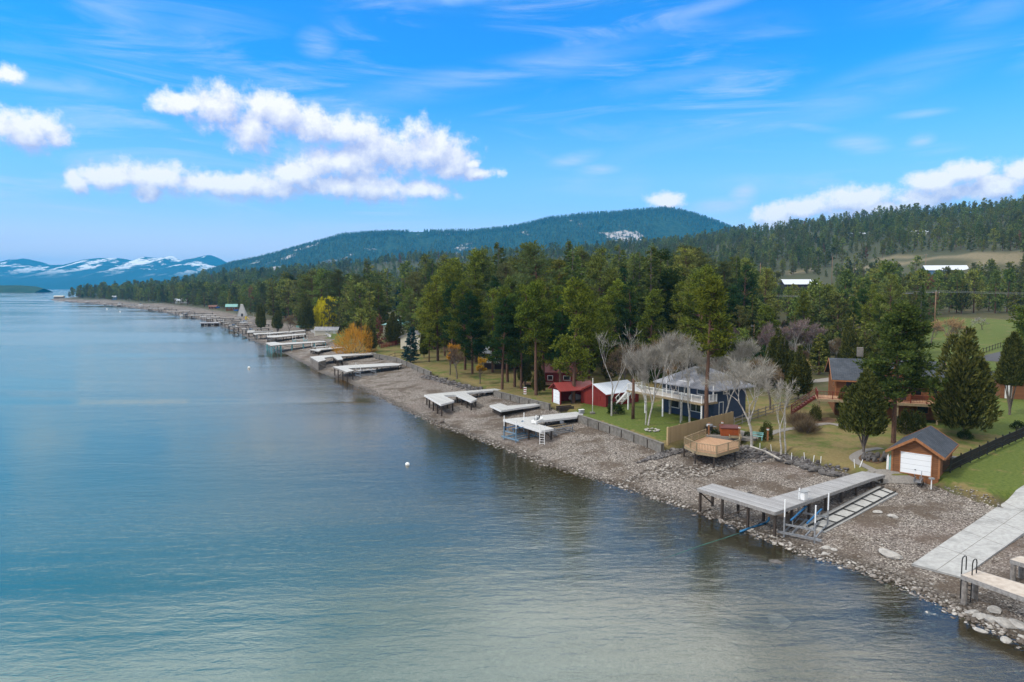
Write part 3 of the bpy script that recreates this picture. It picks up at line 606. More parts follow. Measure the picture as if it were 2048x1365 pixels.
mk('pinelean', conifer('pine', 18, 1.0, -.12, base=.5, Rm=3.1), 'bark_pine', 'pine')
mk('pinethin', conifer('pine', 17, .9, 0.0, base=.50, Rm=2.6), 'bark_pine', 'pine')
for i in range(3): mk(f'fir{i}', conifer('fir', 18, 1.0, 0, Rm=[3.5, 2.9, 4.0][i]), 'bark_grey', 'fir')
for i in range(4): mk(f'dpine{i}', conifer('pine', 18, .8, rng.uniform(-.03, .03), base=[.12, .2, .1, .28][i], Rm=[3.8, 3.2, 4.2, 3.4][i]), 'bark_pine', 'pine_far')
for i in range(4): mk(f'jun{i}', conifer('juniper', 8, 1.0, Rm=[1.7, 2.0, 1.45, 2.3][i], base=[.1, .22, .12, .05][i]), 'bark_grey', 'juniper')
mk('spruce0', conifer('spruce', 9, 1.0, Rm=2.0), 'bark_grey', 'spruce')
mk('rusty0', conifer('fir', 10, .7, Rm=1.6), 'bark_grey', 'rusty')
mk('birch0', bare(12, .34, 5, .55, .13, 4, 2, .34, tw=.016), 'bark_white', 'twig_grey')
mk('cotton0', bare(10.5, .52, 5, .24, .20, 16, 3, .34, tw=.015), 'bark_white', 'twig_grey')
mk('aspen0', bare(11, .31, 5, .60, .13, 11, 3, .34, lean=.16, tw=.015), 'bark_white', 'twig_grey')
mk('aspen1', bare(11, .33, 5, .58, .12, 11, 3, .32, lean=-.14, tw=.015), 'bark_white', 'twig_grey')
mk('aspen2', bare(9, .36, 5, .5, .08, 5, 2, .24, tw=.014), 'bark_white', 'twig_grey')
mk('purple0', bare(9, .40, 5, .40, .12, 5, 3, .25, tw=.028), 'bark_white', 'twig_purple')
mk('brown0', bare(7, .55, 5, .25, .12, 5, 3, .22, tw=.028), 'bark_grey', 'twig_brown')
mk('tan0', bare(9, .55, 5, .15, .16, 5, 3, .24, tw=.028), 'bark_grey', 'twig_tan')
mk('orchard0', bare(4.5, .75, 4, .1, .12, 5, 3, .28, tw=.03), 'bark_grey', 'twig_grey')
mk('willow0', willow(9, 4.4), 'bark_grey', 'willow')
mk('orangebush0', bush(6, 4.0, 3600, .85, .06, .8), 'bark_grey', 'orange')
mk('orangeshrub0', bare(4.5, .42, 5, .45, .06, 6, 3, .18, tw=.03), 'bark_grey', 'orange')
mk('shrub0', bush(1.6, 1.2, 1500, .2, .10), 'bark_grey', 'shrub')
mk('shrub1', bush(3.0, 1.1, 1800, .25, .12, 1.2), 'bark_grey', 'juniper')
mk('twigbush0', bush(1.8, 1.6, 1600, .75, .022, .8, False), 'bark_grey', 'twig_brown')
def tree(key, name, label, cat, loc, height, group=None, wide=1.0, rz=None):
    tm_, cm_, hh = PROTO[key]; k = height / hh
    e = thing(name, label, cat, loc, rng.uniform(0, 6.28) if rz is None else rz, group); e.scale = (k * wide, k * wide, k)
    link('trunk', tm_, e); link('crown', cm_, e); return e
def tree_px(key, name, label, cat, px, py, top, group=None, wide=1.0, rz=None):
    """foot at photo point (px,py) on the ground, reaching up to row `top`"""
    p = G(px, py); wide *= {'pinebig': 1.1}.get(key, 1.0); dx, dy, dz = ray(px, top); zt = CAMZ + dz / dy * p[1]
    return tree(key, name, label, cat, p, zt - p[2], group, wide, rz)
def tree_d(key, name, label, cat, px, depth, top, group=None, wide=1.0):
    dx, dy, dz = ray(px, top); x = dx / dy * depth; z0 = H(x, depth); return tree(key, name, label, cat, (x, depth, z0), CAMZ + dz / dy * depth - z0, group, wide)
pine, fir, jun, bt = 'pine_tree', 'fir_tree', 'juniper_tree', 'bare_tree'
HERO = [
 ('pinebig', pine, 'big ponderosa pine with a long bare reddish trunk in front of the brown house', 'tree', 1786, 886, 600),
 ('pinethin', pine, 'tall thin ponderosa pine with a bare lower trunk before the blue house', 'tree', 1412, 852, 545),
 ('pine0', pine, 'tall ponderosa pine with its trunk right beside the red boat shed', 'tree', 1147, 806, 552),
 ('pinelean', pine, 'ponderosa pine with a long leaning bare trunk left of the red boat shed', 'tree', 1072, 791, 556),
 ('pine1', pine, 'slim ponderosa pine standing nearest the shore end of the long dock', 'tree', 1004, 779, 590),
 ('pine3', pine, 'ponderosa pine in the left lawn, second trunk from the long dock', 'tree', 1015, 764, 570),
 ('pine2', pine, 'ponderosa pine in the left lawn, third trunk from the long dock', 'tree', 1029, 774, 585),
 ('pine4', pine, 'bright green ponderosa pine over the pale roofed cabin', 'tree', 985, 745, 575),
 ('pine1', pine, 'slender ponderosa pine in front of the red roofed cabin', 'tree', 1088, 782, 590),
 ('pine3', pine, 'broad crowned ponderosa pine behind the red roofed cabin', 'tree', 1112, 770, 570),
 ('pine0', pine, 'tall ponderosa pine left of the pale roofed cabin', 'tree', 930, 740, 562),
 ('pine2', pine, 'ponderosa pine behind the bare shrubs on the left bank', 'tree', 905, 728, 560),
 ('pine4', pine, 'leftmost tall bright ponderosa pine above the picnic lawn', 'tree', 876, 722, 548),
 ('pine1', pine, 'short ponderosa pine with two trunks on the picnic lawn', 'tree', 858, 724, 640),
 ('pine4', pine, 'full ponderosa pine behind the red boat shed', 'tree', 1178, 758, 575),
 ('pine0', pine, 'ponderosa pine reaching up behind the white birch', 'tree', 1240, 735, 555),
 ('pine3', pine, 'ponderosa pine between the two cabins in the stand', 'tree', 1045, 750, 572),
 ('pine4', pine, 'light green ponderosa pine in front of the brown roofed tall house', 'tree', 1262, 740, 568),
 ('jun1', jun, 'dark juniper with two trunks on the lawn left of the boathouse', 'tree', 1727, 905, 732),
 ('jun3', jun, 'broad twin topped juniper behind the boathouse', 'tree', 1928, 868, 650),
 ('juntall', jun, 'narrow juniper with a bare grey trunk on the right lawn', 'tree', 2019, 830, 660),
 ('jun2', jun, 'narrow olive juniper behind the left roof end of the brown house', 'tree', 1697, 745, 636),
 ('jun0', jun, 'dark juniper right of the large bare cottonwood', 'tree', 1596, 800, 690),
 ('jun0', jun, 'small dark conical juniper left of the twin bare trunks', 'tree', 1553, 770, 655),
 ('jun2', jun, 'green conical juniper behind the cottonwood crown', 'tree', 1563, 775, 672),
 ('jun0', jun, 'olive juniper behind the blue house beside the short utility pole', 'tree', 1517, 745, 662),
 ('spruce0', 'spruce_tree', 'small green spruce with a clear trunk on the picnic lawn', 'tree', 821, 728, 652),
 ('jun0', jun, 'round juniper right of the orange bush', 'tree', 743, 704, 640),
 ('jun3', jun, 'broad dark juniper beside the red board fence', 'tree', 786, 690, 622),
 ('jun2', jun, 'brown green juniper next to the picnic lawn spruce', 'tree', 848, 716, 660),
 ('jun2', jun, 'lone columnar cedar by the far row of docks', 'tree', 523, 662, 606),
 ('willow0', 'willow_tree', 'bright yellow weeping willow behind the white garage', 'tree', 664, 656, 588),
 ('willow0', 'willow_tree', 'smaller yellow willow half hidden behind a pine', 'tree', 715, 655, 584),
 ('orangebush0', 'willow_shrub', 'big round orange willow bush at the back of the beach', 'bush', 712, 708, 640),
 ('orangeshrub0', 'bare_shrub', 'orange brown leafless shrub beside the riprap and pale cabin', 'bush', 960, 768, 712),
 ('orangeshrub0', 'bare_shrub', 'orange tipped leafless shrub behind the dark riprap', 'bush', 900, 750, 684),
 ('brown0', bt, 'brown leafless tree leaning over the dark riprap', 'tree', 914, 757, 690),
 ('birch0', 'birch_tree', 'tall white birch with a bare fan top by the red shed', 'tree', 1223, 832, 640),
 ('aspen0', bt, 'left trunk of the two white bare trees that meet by the fire ring', 'tree', 1291, 850, 676),
 ('aspen1', bt, 'right trunk of the two white bare trees that meet by the fire ring', 'tree', 1296, 851, 655),
 ('aspen2', bt, 'thin pale leafless tree just left of the pine before the blue house', 'tree', 1379, 846, 660),
 ('aspen2', bt, 'slimmest pale leafless tree in front of the white deck', 'tree', 1361, 846, 712),
 ('aspen1', bt, 'pale leafless tree at the right wall of the blue house', 'tree', 1448, 846, 668),
 ('cotton0', 'cottonwood_tree', 'large white trunked leafless cottonwood beside the timber patio deck', 'tree', 1503, 893, 700),
 ('aspen2', bt, 'small twin stemmed pale tree at the edge of the lawn', 'tree', 1562, 912, 745),
 ('aspen2', bt, 'thin pale tree touching the twin stemmed one on the lawn', 'tree', 1571, 908, 760),
 ('purple0', bt, 'white stemmed birch with purple twigs left of the brown roof', 'tree', 1590, 745, 630),
 ('purple0', bt, 'purple twigged birch nearest the narrow olive juniper', 'tree', 1622, 742, 640),
 ('purple0', bt, 'purple twigged bare tree behind the blue house', 'tree', 1460, 735, 640),
 ('purple0', bt, 'red brown bare tree behind the chimney of the blue house', 'tree', 1395, 742, 655),
 ('brown0', bt, 'dense brown leafless tree right of the white birch', 'tree', 1345, 765, 665),
 ('brown0', bt, 'grey brown leafless tree over the shed with the pale roof', 'tree', 1262, 780, 690),
 ('brown0', bt, 'low brown leafless tree behind the cottonwood', 'tree', 1650, 735, 680),
 ('brown0', bt, 'small dark leafless tree by the far edge of the brown house lawn', 'tree', 1672, 730, 670),
 ('tan0', bt, 'tan leafless willow at the near side of the right meadow', 'tree', 1893, 715, 632),
 ('orchard0', bt, 'low spreading leafless orchard tree alone in the right meadow', 'tree', 1964, 660, 633),
 ('orchard0', bt, 'leafless orchard tree cut off by the right edge of the photo', 'tree', 2050, 672, 636),
 ('purple0', bt, 'wide purple grey leafless tree by the cream house', 'tree', 838, 640, 568),
 ('purple0', bt, 'pinkish brown leafless tree among dark pines at mid height', 'tree', 1247, 575, 518),
 ('brown0', bt, 'grey leafless tree left of the dark evergreen near the yellow willow', 'tree', 578, 672, 628),
 ('jun3', jun, 'dark wide evergreen left of the yellow willow', 'tree', 612, 662, 592),
 ('jun1', jun, 'dark evergreen next to the lone columnar cedar', 'tree', 556, 668, 620),
 ('spruce0', 'spruce_tree', 'blue spruce left of the wide purple grey tree', 'tree', 795, 628, 575),
 ('spruce0', 'spruce_tree', 'blue spruce right of the wide purple grey tree', 'tree', 857, 640, 562),
 ('rusty0', fir, 'small rusty dead conifer above the cream house', 'tree', 752, 600, 562),
 ('spruce0', 'spruce_tree', 'blue spruce in the middle of the forest above the blue house', 'tree', 1400, 575, 520),
 ('spruce0', 'spruce_tree', 'blue spruce left of the tall pale lamp post', 'tree', 1460, 572, 520),
 ('spruce0', 'spruce_tree', 'second blue spruce left of the tall pale lamp post', 'tree', 1476, 575, 524),
 ('shrub1', 'shrub', 'small dark conical shrub by the bench on the patio', 'bush', 1532, 880, 840),
 ('shrub1', 'shrub', 'dark shrub at the foot of the red stairs', 'bush', 1630, 842, 806),
 ('shrub1', 'shrub', 'tall dark shrub under the brown house deck left of the boathouse roof', 'bush', 1812, 868, 812),
 ('shrub1', 'shrub', 'second tall dark shrub under the brown house deck', 'bush', 1835, 866, 818),
 ('shrub1', 'shrub', 'dark upright shrub behind the two trunked juniper', 'bush', 1690, 858, 820),
 ('shrub0', 'shrub', 'round green bush by the white birch and the red shed', 'bush', 1230, 828, 803),
 ('shrub0', 'shrub', 'low rounded bush on the patio left of the cottonwood', 'bush', 1495, 874, 862),
 ('shrub0', 'shrub', 'rounded dark bush on the deck patio beside the grill', 'bush', 1430, 878, 857),
 ('shrub0', 'shrub', 'low dark spreading shrub behind the boathouse', 'bush', 1930, 878, 858),
 ('shrub0', 'shrub', 'low reddish dark shrub at the black fence', 'bush', 2035, 858, 840),
 ('twigbush0', 'bare_shrub', 'low brown twiggy shrub on the slope right of the cottonwood', 'bush', 1600, 852, 815),
 ('twigbush0', 'bare_shrub', 'brown twiggy shrub near the red stairs', 'bush', 1612, 865, 830),
 ('aspen2', 'bare_shrub', 'thin leafless sapling in front of the boathouse door', 'bush', 1843, 958, 895),
 ('pine2', pine, 'dense pine filling the gap behind the pale roofed cabin', 'tree', 952, 725, 575),
 ('pine3', pine, 'pine rising between the picnic lawn and the bare shrubs', 'tree', 890, 712, 575),
 ('dpine1', pine, 'darker pine at the back of the stand left of the leaning pine', 'tree', 1022, 735, 548),
 ('dpine3', pine, 'darker pine behind the leaning pine', 'tree', 1080, 742, 552),
 ('pine1', pine, 'pine right behind the pale roofed red shed', 'tree', 1208, 752, 590),
 ('pine2', pine, 'light green pine left of the blue house balcony', 'tree', 1300, 745, 575),
 ('pine0', pine, 'pine at the left corner of the pale roofed cabin', 'tree', 945, 748, 580),
 ('pine4', pine, 'leafy pine crowding the right end of the pale roofed cabin', 'tree', 1058, 762, 565),
 ('pine2', pine, 'pine between the leaning pine and the striped board', 'tree', 1042, 778, 600),
 ('pine3', pine, 'pine squeezed between the red cabin and the boat shed', 'tree', 1120, 785, 590),
 ('pine1', pine, 'pine behind the ridge of the red roofed boat shed', 'tree', 1160, 768, 565),
 ('pine0', pine, 'pine at the back of the picnic lawn behind two junipers', 'tree', 868, 700, 568),
 ('pine4', pine, 'tall pine behind the round juniper and orange bush', 'tree', 760, 672, 565),
 ('jun1', jun, 'juniper under the pines left of the leaning pine', 'tree', 1050, 775, 715),
 ('jun0', jun, 'small juniper beside the striped board', 'tree', 1078, 788, 722),
 ('jun3', jun, 'green juniper between brown thicket and blue house roof', 'tree', 1480, 745, 668),
 ('jun1', jun, 'juniper left of the brown house roof', 'tree', 1640, 748, 668),
 ('jun0', jun, 'juniper behind the ridge of the brown house', 'tree', 1745, 735, 668),
 ('dpine2', pine, 'round crowned pine behind the blue house roof', 'tree', 1372, 735, 560),
 ('pine4', pine, 'bright pine right of the thin tall pine behind the blue house', 'tree', 1450, 728, 570),
 ('brown0', bt, 'hazy brown leafless tree between the white birch and the snag', 'tree', 1243, 795, 680),
 ('brown0', bt, 'hazy brown leafless tree behind the two joined white trees', 'tree', 1310, 790, 668),
 ('cotton0', bt, 'wide pale leafless tree hanging over the blue house balcony', 'tree', 1340, 828, 672),
 ('aspen0', bt, 'pale leafless tree rising before the blue house roof', 'tree', 1400, 836, 668),
 ('brown0', bt, 'brown leafless tree just right of the large cottonwood', 'tree', 1540, 820, 712),
 ('purple0', bt, 'white stemmed bare birch above the blue house chimney', 'tree', 1432, 745, 640),
 ('purple0', bt, 'white stemmed bare birch between two small junipers', 'tree', 1535, 745, 640),
 ('tan0', bt, 'tan leafless tree beside the power line pole', 'tree', 1862, 690, 640),
 ('jun1', jun, 'dark juniper against the left end of the brown house deck', 'tree', 1688, 838, 770),
]
for (k, nm, lb, ct, px, py, tp) in HERO: tree_px(k, nm, lb, ct, px, py, tp)
# ---------------------------------------------------------------- forest: hand-placed stand first, the rest scattered over the slopes
def far_proto(name, gen, leaf, h):
    (tv, tf), (cv, cf_) = gen; V, F = merge((tv, tf), (cv, cf_)); mi = np.r_[np.zeros(len(tf)), np.ones(len(cf_))].astype(int)
    me = npmesh(name, V / h, F, [M['bark_pine'], M[leaf]], np.r_[np.zeros(len(tf)), rng.random(len(cf_))], mi); return bpy.data.objects.new(name, me)
fcol = bpy.data.collections.new('forest_kinds')
far = [far_proto('far_tree', conifer('pine', 18, .22, 0, base=b_, Rm=r_), 'pine_far', 18) for b_, r_ in ((.15, 4.2), (.25, 4.6), (.10, 3.6))] + [far_proto('far_tree', conifer('fir', 18, .2, 0, Rm=r_), 'pine_far', 18) for r_ in (3.6, 3.0, 4.4)] + [far_proto('far_tree', conifer('juniper', 9, .09, Rm=2.3), 'juniper', 9), far_proto('far_tree', conifer('fir', 18, .2, 0, Rm=2.8), 'rusty', 18)]
for i, o in enumerate(far): o.name = f'kind_{i:02d}'; fcol.objects.link(o)
def scatter(name, P, rot, scl, idx, label=None, coll=None):
    me = bpy.data.meshes.new(name); me.vertices.add(len(P)); me.vertices.foreach_set('co', np.asarray(P, np.float32).ravel())
    for nm, ty, d in (('rot', 'FLOAT', rot), ('scl', 'FLOAT', scl), ('idx', 'INT', idx)):
        a = me.attributes.new(nm, ty, 'POINT'); a.data.foreach_set('value', np.asarray(d, np.float32 if ty == 'FLOAT' else np.int32))
    ob = link(name, me); ng = bpy.data.node_groups.new(name, 'GeometryNodeTree'); ng.interface.new_socket('Geometry', in_out='INPUT', socket_type='NodeSocketGeometry'); ng.interface.new_socket('Geometry', in_out='OUTPUT', socket_type='NodeSocketGeometry')
    n = ng.nodes; L = ng.links; a = n.new('NodeGroupInput'); b = n.new('NodeGroupOutput'); ip = n.new('GeometryNodeInstanceOnPoints'); ci_ = n.new('GeometryNodeCollectionInfo'); ci_.inputs[0].default_value = coll or fcol; ci_.inputs['Separate Children'].default_value = True; ci_.inputs['Reset Children'].default_value = True
    def attr(nm, ty):
        q_ = n.new('GeometryNodeInputNamedAttribute'); q_.data_type = ty; q_.inputs[0].default_value = nm; return q_.outputs[0]
    cx = n.new('ShaderNodeCombineXYZ'); L.new(attr('rot', 'FLOAT'), cx.inputs[2]); L.new(a.outputs[0], ip.inputs['Points']); L.new(ci_.outputs[0], ip.inputs['Instance']); ip.inputs['Pick Instance'].default_value = True
    L.new(attr('idx', 'INT'), ip.inputs['Instance Index']); L.new(cx.outputs[0], ip.inputs['Rotation']); L.new(attr('scl', 'FLOAT'), ip.inputs['Scale']); L.new(ip.outputs[0], b.inputs[0])
    md = ob.modifiers.new('scatter', 'NODES'); md.node_group = ng; tag(ob, label, kind='stuff'); return ob
xs_, ys_ = [], []
Y = 95.0
while Y < 2300:
    c = 5.6 + Y * .0052; X0 = -.80 * Y; X1 = .86 * Y; n = int((X1 - X0) / c); xx = X0 + (np.arange(n) + rng.random(n) * .95) * c; xs_.append(xx); ys_.append(Y + rng.uniform(-.5, .5, n) * c); Y += c
tx = np.concatenate(xs_); ty = np.concatenate(ys_); th_, tds, tdb = terr(tx, ty, True); taz = tx / ty
tpx, tpy = project(tx, ty, th_)
ok = (tdb > 5) & (tpx > -60) & (tpx < 2110)
dens = .92 + 0 * tx
dens = np.where((tdb < 22) & (ty > 230), .78, dens); dens = np.where((tdb > 26) & (tdb < 60) & (ty < 230), .8, dens)
dens = np.where((tdb > 430) & (taz > .35), .72, dens)
dens = np.where(tdb > 300, dens * np.clip(.95 + 2.2 * fbm(tx, ty, 60, 44), .25, 1), dens)
dens = np.where((tdb > 455) & (tdb < 575) & (taz > .42), np.clip(.75 + 2.5 * fbm(tx, ty, 40, 92), 0.03, .9), dens)
def excl(L, d=0.0):
    global dens
    dens = np.where(pip(tx, ty, [G(*p)[:2] for p in L]), d, dens)
excl([(1060,860),(1180,748),(1640,752),(1660,758),(2048,745),(2048,1000),(1500,900)]); excl([(1800,765),(1840,690),(1878,628),(2048,626),(2048,770)], .0)
excl([(730,706),(800,690),(870,712),(1000,738),(1190,765),(1160,830),(960,775),(860,745)], .0)
excl([(1545,600),(1670,597),(1670,572),(1545,572)]); excl([(628,672),(680,668),(690,700),(640,690)]); excl([(750,622),(850,626),(850,660),(800,660)], .15)
excl([(1180,665),(1230,665),(1240,690),(1180,690)])
def clear_px(x0, x1, y0, y1, dlo, dhi, hh):       # keep trees that would rise across a gap in the woods out of it
    global dens
    tp = project(tx, ty, th_ + hh)[1]; dens = np.where((tpx > x0) & (tpx < x1) & (ty > dlo) & (ty < dhi) & (tp < y1) & (tpy > y0), .0, dens)
clear_px(1204, 1232, 610, 636, 60, 195, 12); clear_px(760, 812, 600, 628, 60, 330, 12); clear_px(1640, 2048, 505, 530, 300, 640, 10); clear_px(1510, 1530, 540, 560, 60, 420, 12)
ok &= rng.random(len(tx)) < dens
tx, ty, th_, tdb, taz, tpx, tpy = [a[ok] for a in (tx, ty, th_, tdb, taz, tpx, tpy)]
hts = rng.uniform(8, 20, len(tx)) * (1 + .9 * fbm(tx, ty, 45, 71)) * np.where(tdb > 300, .88, 1.0) * np.where((tdb < 90) & (taz > .3), .62, 1.0)
hts = np.where((taz > .36) & (tdb < 430), hts * .88, hts); hts = np.where((ty > 150) & (ty < 420) & (taz < .40), hts * 1.32, hts)
tjun = ((taz > .22) & (tdb < 330) & (rng.random(len(tx)) < .35)) | (rng.random(len(tx)) < .05); hts = np.where(tjun, hts * .62, hts)
for x0, x1, y0, y1 in ((1552, 1672, 555, 578), (1842, 1938, 530, 546)):      # young trees only below the two barns
    zt_ = np.array([ray(0, y1)[2] / ray(0, y1)[1]]) * ty + CAMZ; inw = (tpx > x0) & (tpx < x1) & (tpy > y0) & (tpy < 760); hts = np.where(inw, np.minimum(hts, zt_ - th_), hts)
good = hts > 2.5; tx, ty, th_, tdb, taz, tpx, tpy, hts, tjun = [a[good] for a in (tx, ty, th_, tdb, taz, tpx, tpy, hts, tjun)]
app = hts / ty; order = np.argsort(-app); N_IND = 215
LM = [(150,'on the far left point'),(300,'above the far docks'),(420,'left of the A frame house'),(540,'behind the lone columnar cedar'),(640,'behind the yellow willow'),(740,'above the cream house'),(840,'behind the purple grey tree'),(930,'behind the pale roofed cabin'),(1040,'behind the leaning pine'),(1140,'behind the red sheds'),(1230,'by the brown roofed house'),(1320,'behind the white bare trees'),(1420,'behind the blue house'),(1520,'by the short utility pole'),(1610,'near the dark barn'),(1700,'left of the big pine'),(1790,'above the brown house'),(1880,'beside the power line pole'),(1970,'above the right meadow'),(2048,'at the right edge')]
ORD = ['first', 'second', 'third', 'fourth', 'fifth', 'sixth', 'seventh', 'eighth', 'ninth', 'tenth', 'eleventh', 'twelfth', 'thirteenth', 'fourteenth', 'fifteenth', 'sixteenth', 'seventeenth', 'eighteenth', 'nineteenth', 'twentieth', 'twenty first', 'twenty second']
spec = []
for i in order[:N_IND]:
    lm = min(LM, key=lambda a: abs(a[0] - tpx[i]))[1]; dist = ty[i]
    if tjun[i]: key, nm, kd = f'jun{rng.integers(4)}', jun, ['dense juniper', 'bushy juniper'][int(rng.integers(2))]
    elif rng.random() < .30: key, nm, kd = f'fir{rng.integers(3)}', fir, 'pointed dark fir'
    elif taz[i] > -.1 and dist < 200 and rng.random() < .6: key, nm, kd = f'pine{rng.integers(5)}', pine, 'bright green pine'
    else: key, nm, kd = f'dpine{rng.integers(4)}', pine, 'dark pine'
    sz_ = 'tall' if hts[i] > 14.5 else ('middling' if hts[i] > 10 else 'short'); row = 'in front' if dist < 150 else ('midway back' if dist < 210 else 'far back')
    spec.append((f'{sz_} {kd} {row} {lm}', tpx[i], i, key, nm, f'{kd}s {row} {lm}'))
spec.sort(key=lambda a: (a[0], a[1])); cnt_ = {}
for a in spec: cnt_[a[0]] = cnt_.get(a[0], 0) + 1
run = {}
for lb, px, i, key, nm, gp in spec:
    k_ = run.get(lb, 0); run[lb] = k_ + 1; full = lb if cnt_[lb] == 1 else f'{lb}, {ORD[min(k_, 21)]} from left'
    tree(key, nm, full, 'tree', (tx[i], ty[i], th_[i] - .1), hts[i], gp, rng.uniform(.85, 1.2))
rest = order[N_IND:]
P = np.stack([tx[rest], ty[rest], th_[rest] - .2], 1); ix = rng.integers(0, 6, len(rest)); ix = np.where(tjun[rest], 6, ix); ix = np.where(rng.random(len(rest)) < .010, 7, ix)
sc = hts[rest] * rng.uniform(.9, 1.15, len(rest))
scatter('forest', P, rng.uniform(0, 6.28, len(rest)), sc, ix, 'conifer forest covering the slopes up to the skyline')
# leafless undergrowth between and behind the houses
ucol = bpy.data.collections.new('undergrowth_kinds')
def under(i, gen, bark, leaf, h):
    (tv, tf), (cv, cf_) = gen; V, F = merge((tv, tf), (cv, cf_)); me = npmesh('undergrowth_kind', V / h, F, [M[bark], M[leaf]], np.r_[np.zeros(len(tf)), rng.random(len(cf_))], np.r_[np.zeros(len(tf)), np.ones(len(cf_))].astype(int)); o = bpy.data.objects.new(f'kind_{i:02d}', me); ucol.objects.link(o)
under(0, bare(5, .5, 3, .35, .05, 9, 3, .22, tw=.03), 'bark_grey', 'twig_brown', 5); under(1, bare(5, .5, 3, .4, .05, 9, 3, .24, tw=.03), 'bark_grey', 'twig_tan', 5); under(2, bare(6, .42, 3, .5, .06, 9, 3, .26, tw=.028), 'bark_grey', 'twig_grey', 6); under(3, bush(2.2, 1.6, 420, .45, .2), 'bark_grey', 'shrub', 2.2); under(4, conifer('juniper', 5, .16, Rm=1.3, base=.05), 'bark_grey', 'juniper', 5); under(5, bare(5, .5, 3, .4, .05, 9, 3, .24, tw=.03), 'bark_grey', 'twig_purple', 5)
n = 7000; ux = rng.uniform(-110, 160, n); uy = rng.uniform(80, 290, n); uh, uds, udb = terr(ux, uy, True); uaz = ux / uy; upx, upy = project(ux, uy, uh)
uk = (udb > 24) & (udb < 150) & (uaz < .56) & (uaz > -.35) & (fbm(ux, uy, 22, 55) > -.10)
for L_ in ([(1060,860),(1180,775),(1290,790),(1340,775),(1470,800),(1640,775),(1660,745),(1700,700),(1760,690),(1830,650),(2048,640),(2048,1000),(1500,900)], [(730,706),(800,690),(870,712),(925,730),(1000,745),(1190,775),(1160,830),(960,775),(860,745)], [(1070,795),(1060,755),(1150,750),(1160,790)], [(945,745),(955,720),(1045,725),(1040,750)]): uk &= ~pip(ux, uy, [G(*p)[:2] for p in L_])
uk &= rng.random(n) < .8
ux, uy, uh = ux[uk], uy[uk], uh[uk]; scatter('undergrowth', np.stack([ux, uy, uh - .1], 1), rng.uniform(0, 6.28, len(ux)), rng.uniform(1.6, 5.2, len(ux)), rng.choice([0, 0, 0, 1, 2, 2, 3, 4, 4, 5], len(ux)), 'brown leafless undergrowth and young evergreens between the trees', ucol)
# woods on the far hill
nz_, nx2, _ = HV.shape; fl = HV[2:nz_ // 2 + 3].reshape(-1, 3); n = 15000; jj = rng.random(n) * (nz_ // 2 - 1) + 2; jj = np.where(rng.random(n) < .3, rng.uniform(nz_ / 2 - 3, nz_ / 2 + .6, n), jj); ii = rng.random(n) * (nx2 - 2)
j0 = jj.astype(int); i0 = ii.astype(int); fj = (jj - j0)[:, None]; fi = (ii - i0)[:, None]
Pt = (HV[j0, i0] * (1 - fi) + HV[j0, i0 + 1] * fi) * (1 - fj) + (HV[j0 + 1, i0] * (1 - fi) + HV[j0 + 1, i0 + 1] * fi) * fj
keep = (fbm(Pt[:, 0], Pt[:, 1], 300, 77) < .13) & (Pt[:, 2] > 60); Pt = Pt[keep]
scatter('far_hill_forest', Pt - [0, 0, 2], rng.uniform(0, 6.28, len(Pt)), rng.uniform(13, 24, len(Pt)), rng.integers(3, 6, len(Pt)), 'dark forest covering the distant hill')
# ---------------------------------------------------------------- buildings
def frame2(A, B):
    """origin at A, x axis from A to B"""
    A = Vector(A[:3]); B = Vector(B[:3]); return A, math.atan2(B.y - A.y, B.x - A.x), (Vector((B.x - A.x, B.y - A.y))).length
def sheet(mb, quad, t):
    """a thick roof sheet over 4 corner points, thickness t downwards"""
    q_ = [Vector(p) for p in quad]; mb.add([*q_, *[p - Vector((0, 0, t)) for p in q_]], [(0, 1, 2, 3), (7, 6, 5, 4)] + [(i, 4 + i, 4 + (i + 1) % 4, (i + 1) % 4) for i in range(4)])
def opening(root, name, face, w_, l_, u, z, ww, hh, fm, pm, sub='pane', bars=1, proud=.05):
    """window or door on face F (y=0), B, L (x=0) or R (x=w): frame with a pane / panel as sub-part"""
    def P(a, b, d):
        return {'F': (a, -d, b), 'B': (a, l_ + d, b), 'L': (-d, a, b), 'R': (w_ + d, a, b)}[face]
    def bx(m_, a, b, sa, sb, d, t):
        c = P(a, b, d); m_.box(c, (sa, t, sb) if face in 'FB' else (t, sa, sb))
    m_ = MB(); fw = .09
    bx(m_, u, z + fw / 2 - hh / 2, ww, fw, proud / 2, proud); bx(m_, u, z - fw / 2 + hh / 2, ww, fw, proud / 2, proud)
    for sgn in (-1, 1): bx(m_, u + sgn * (ww / 2 - fw / 2), z, fw, hh - 2 * fw, proud / 2, proud)
    for k in range(1, bars): bx(m_, u - ww / 2 + ww * k / bars, z, .05, hh - 2 * fw, proud * .42, proud * .8)
    f = m_.build(name, fm, root); g_ = MB(); bx(g_, u, z, ww - 2 * fw, hh - 2 * fw, .012, .024); g_.build(sub, pm, f); return f
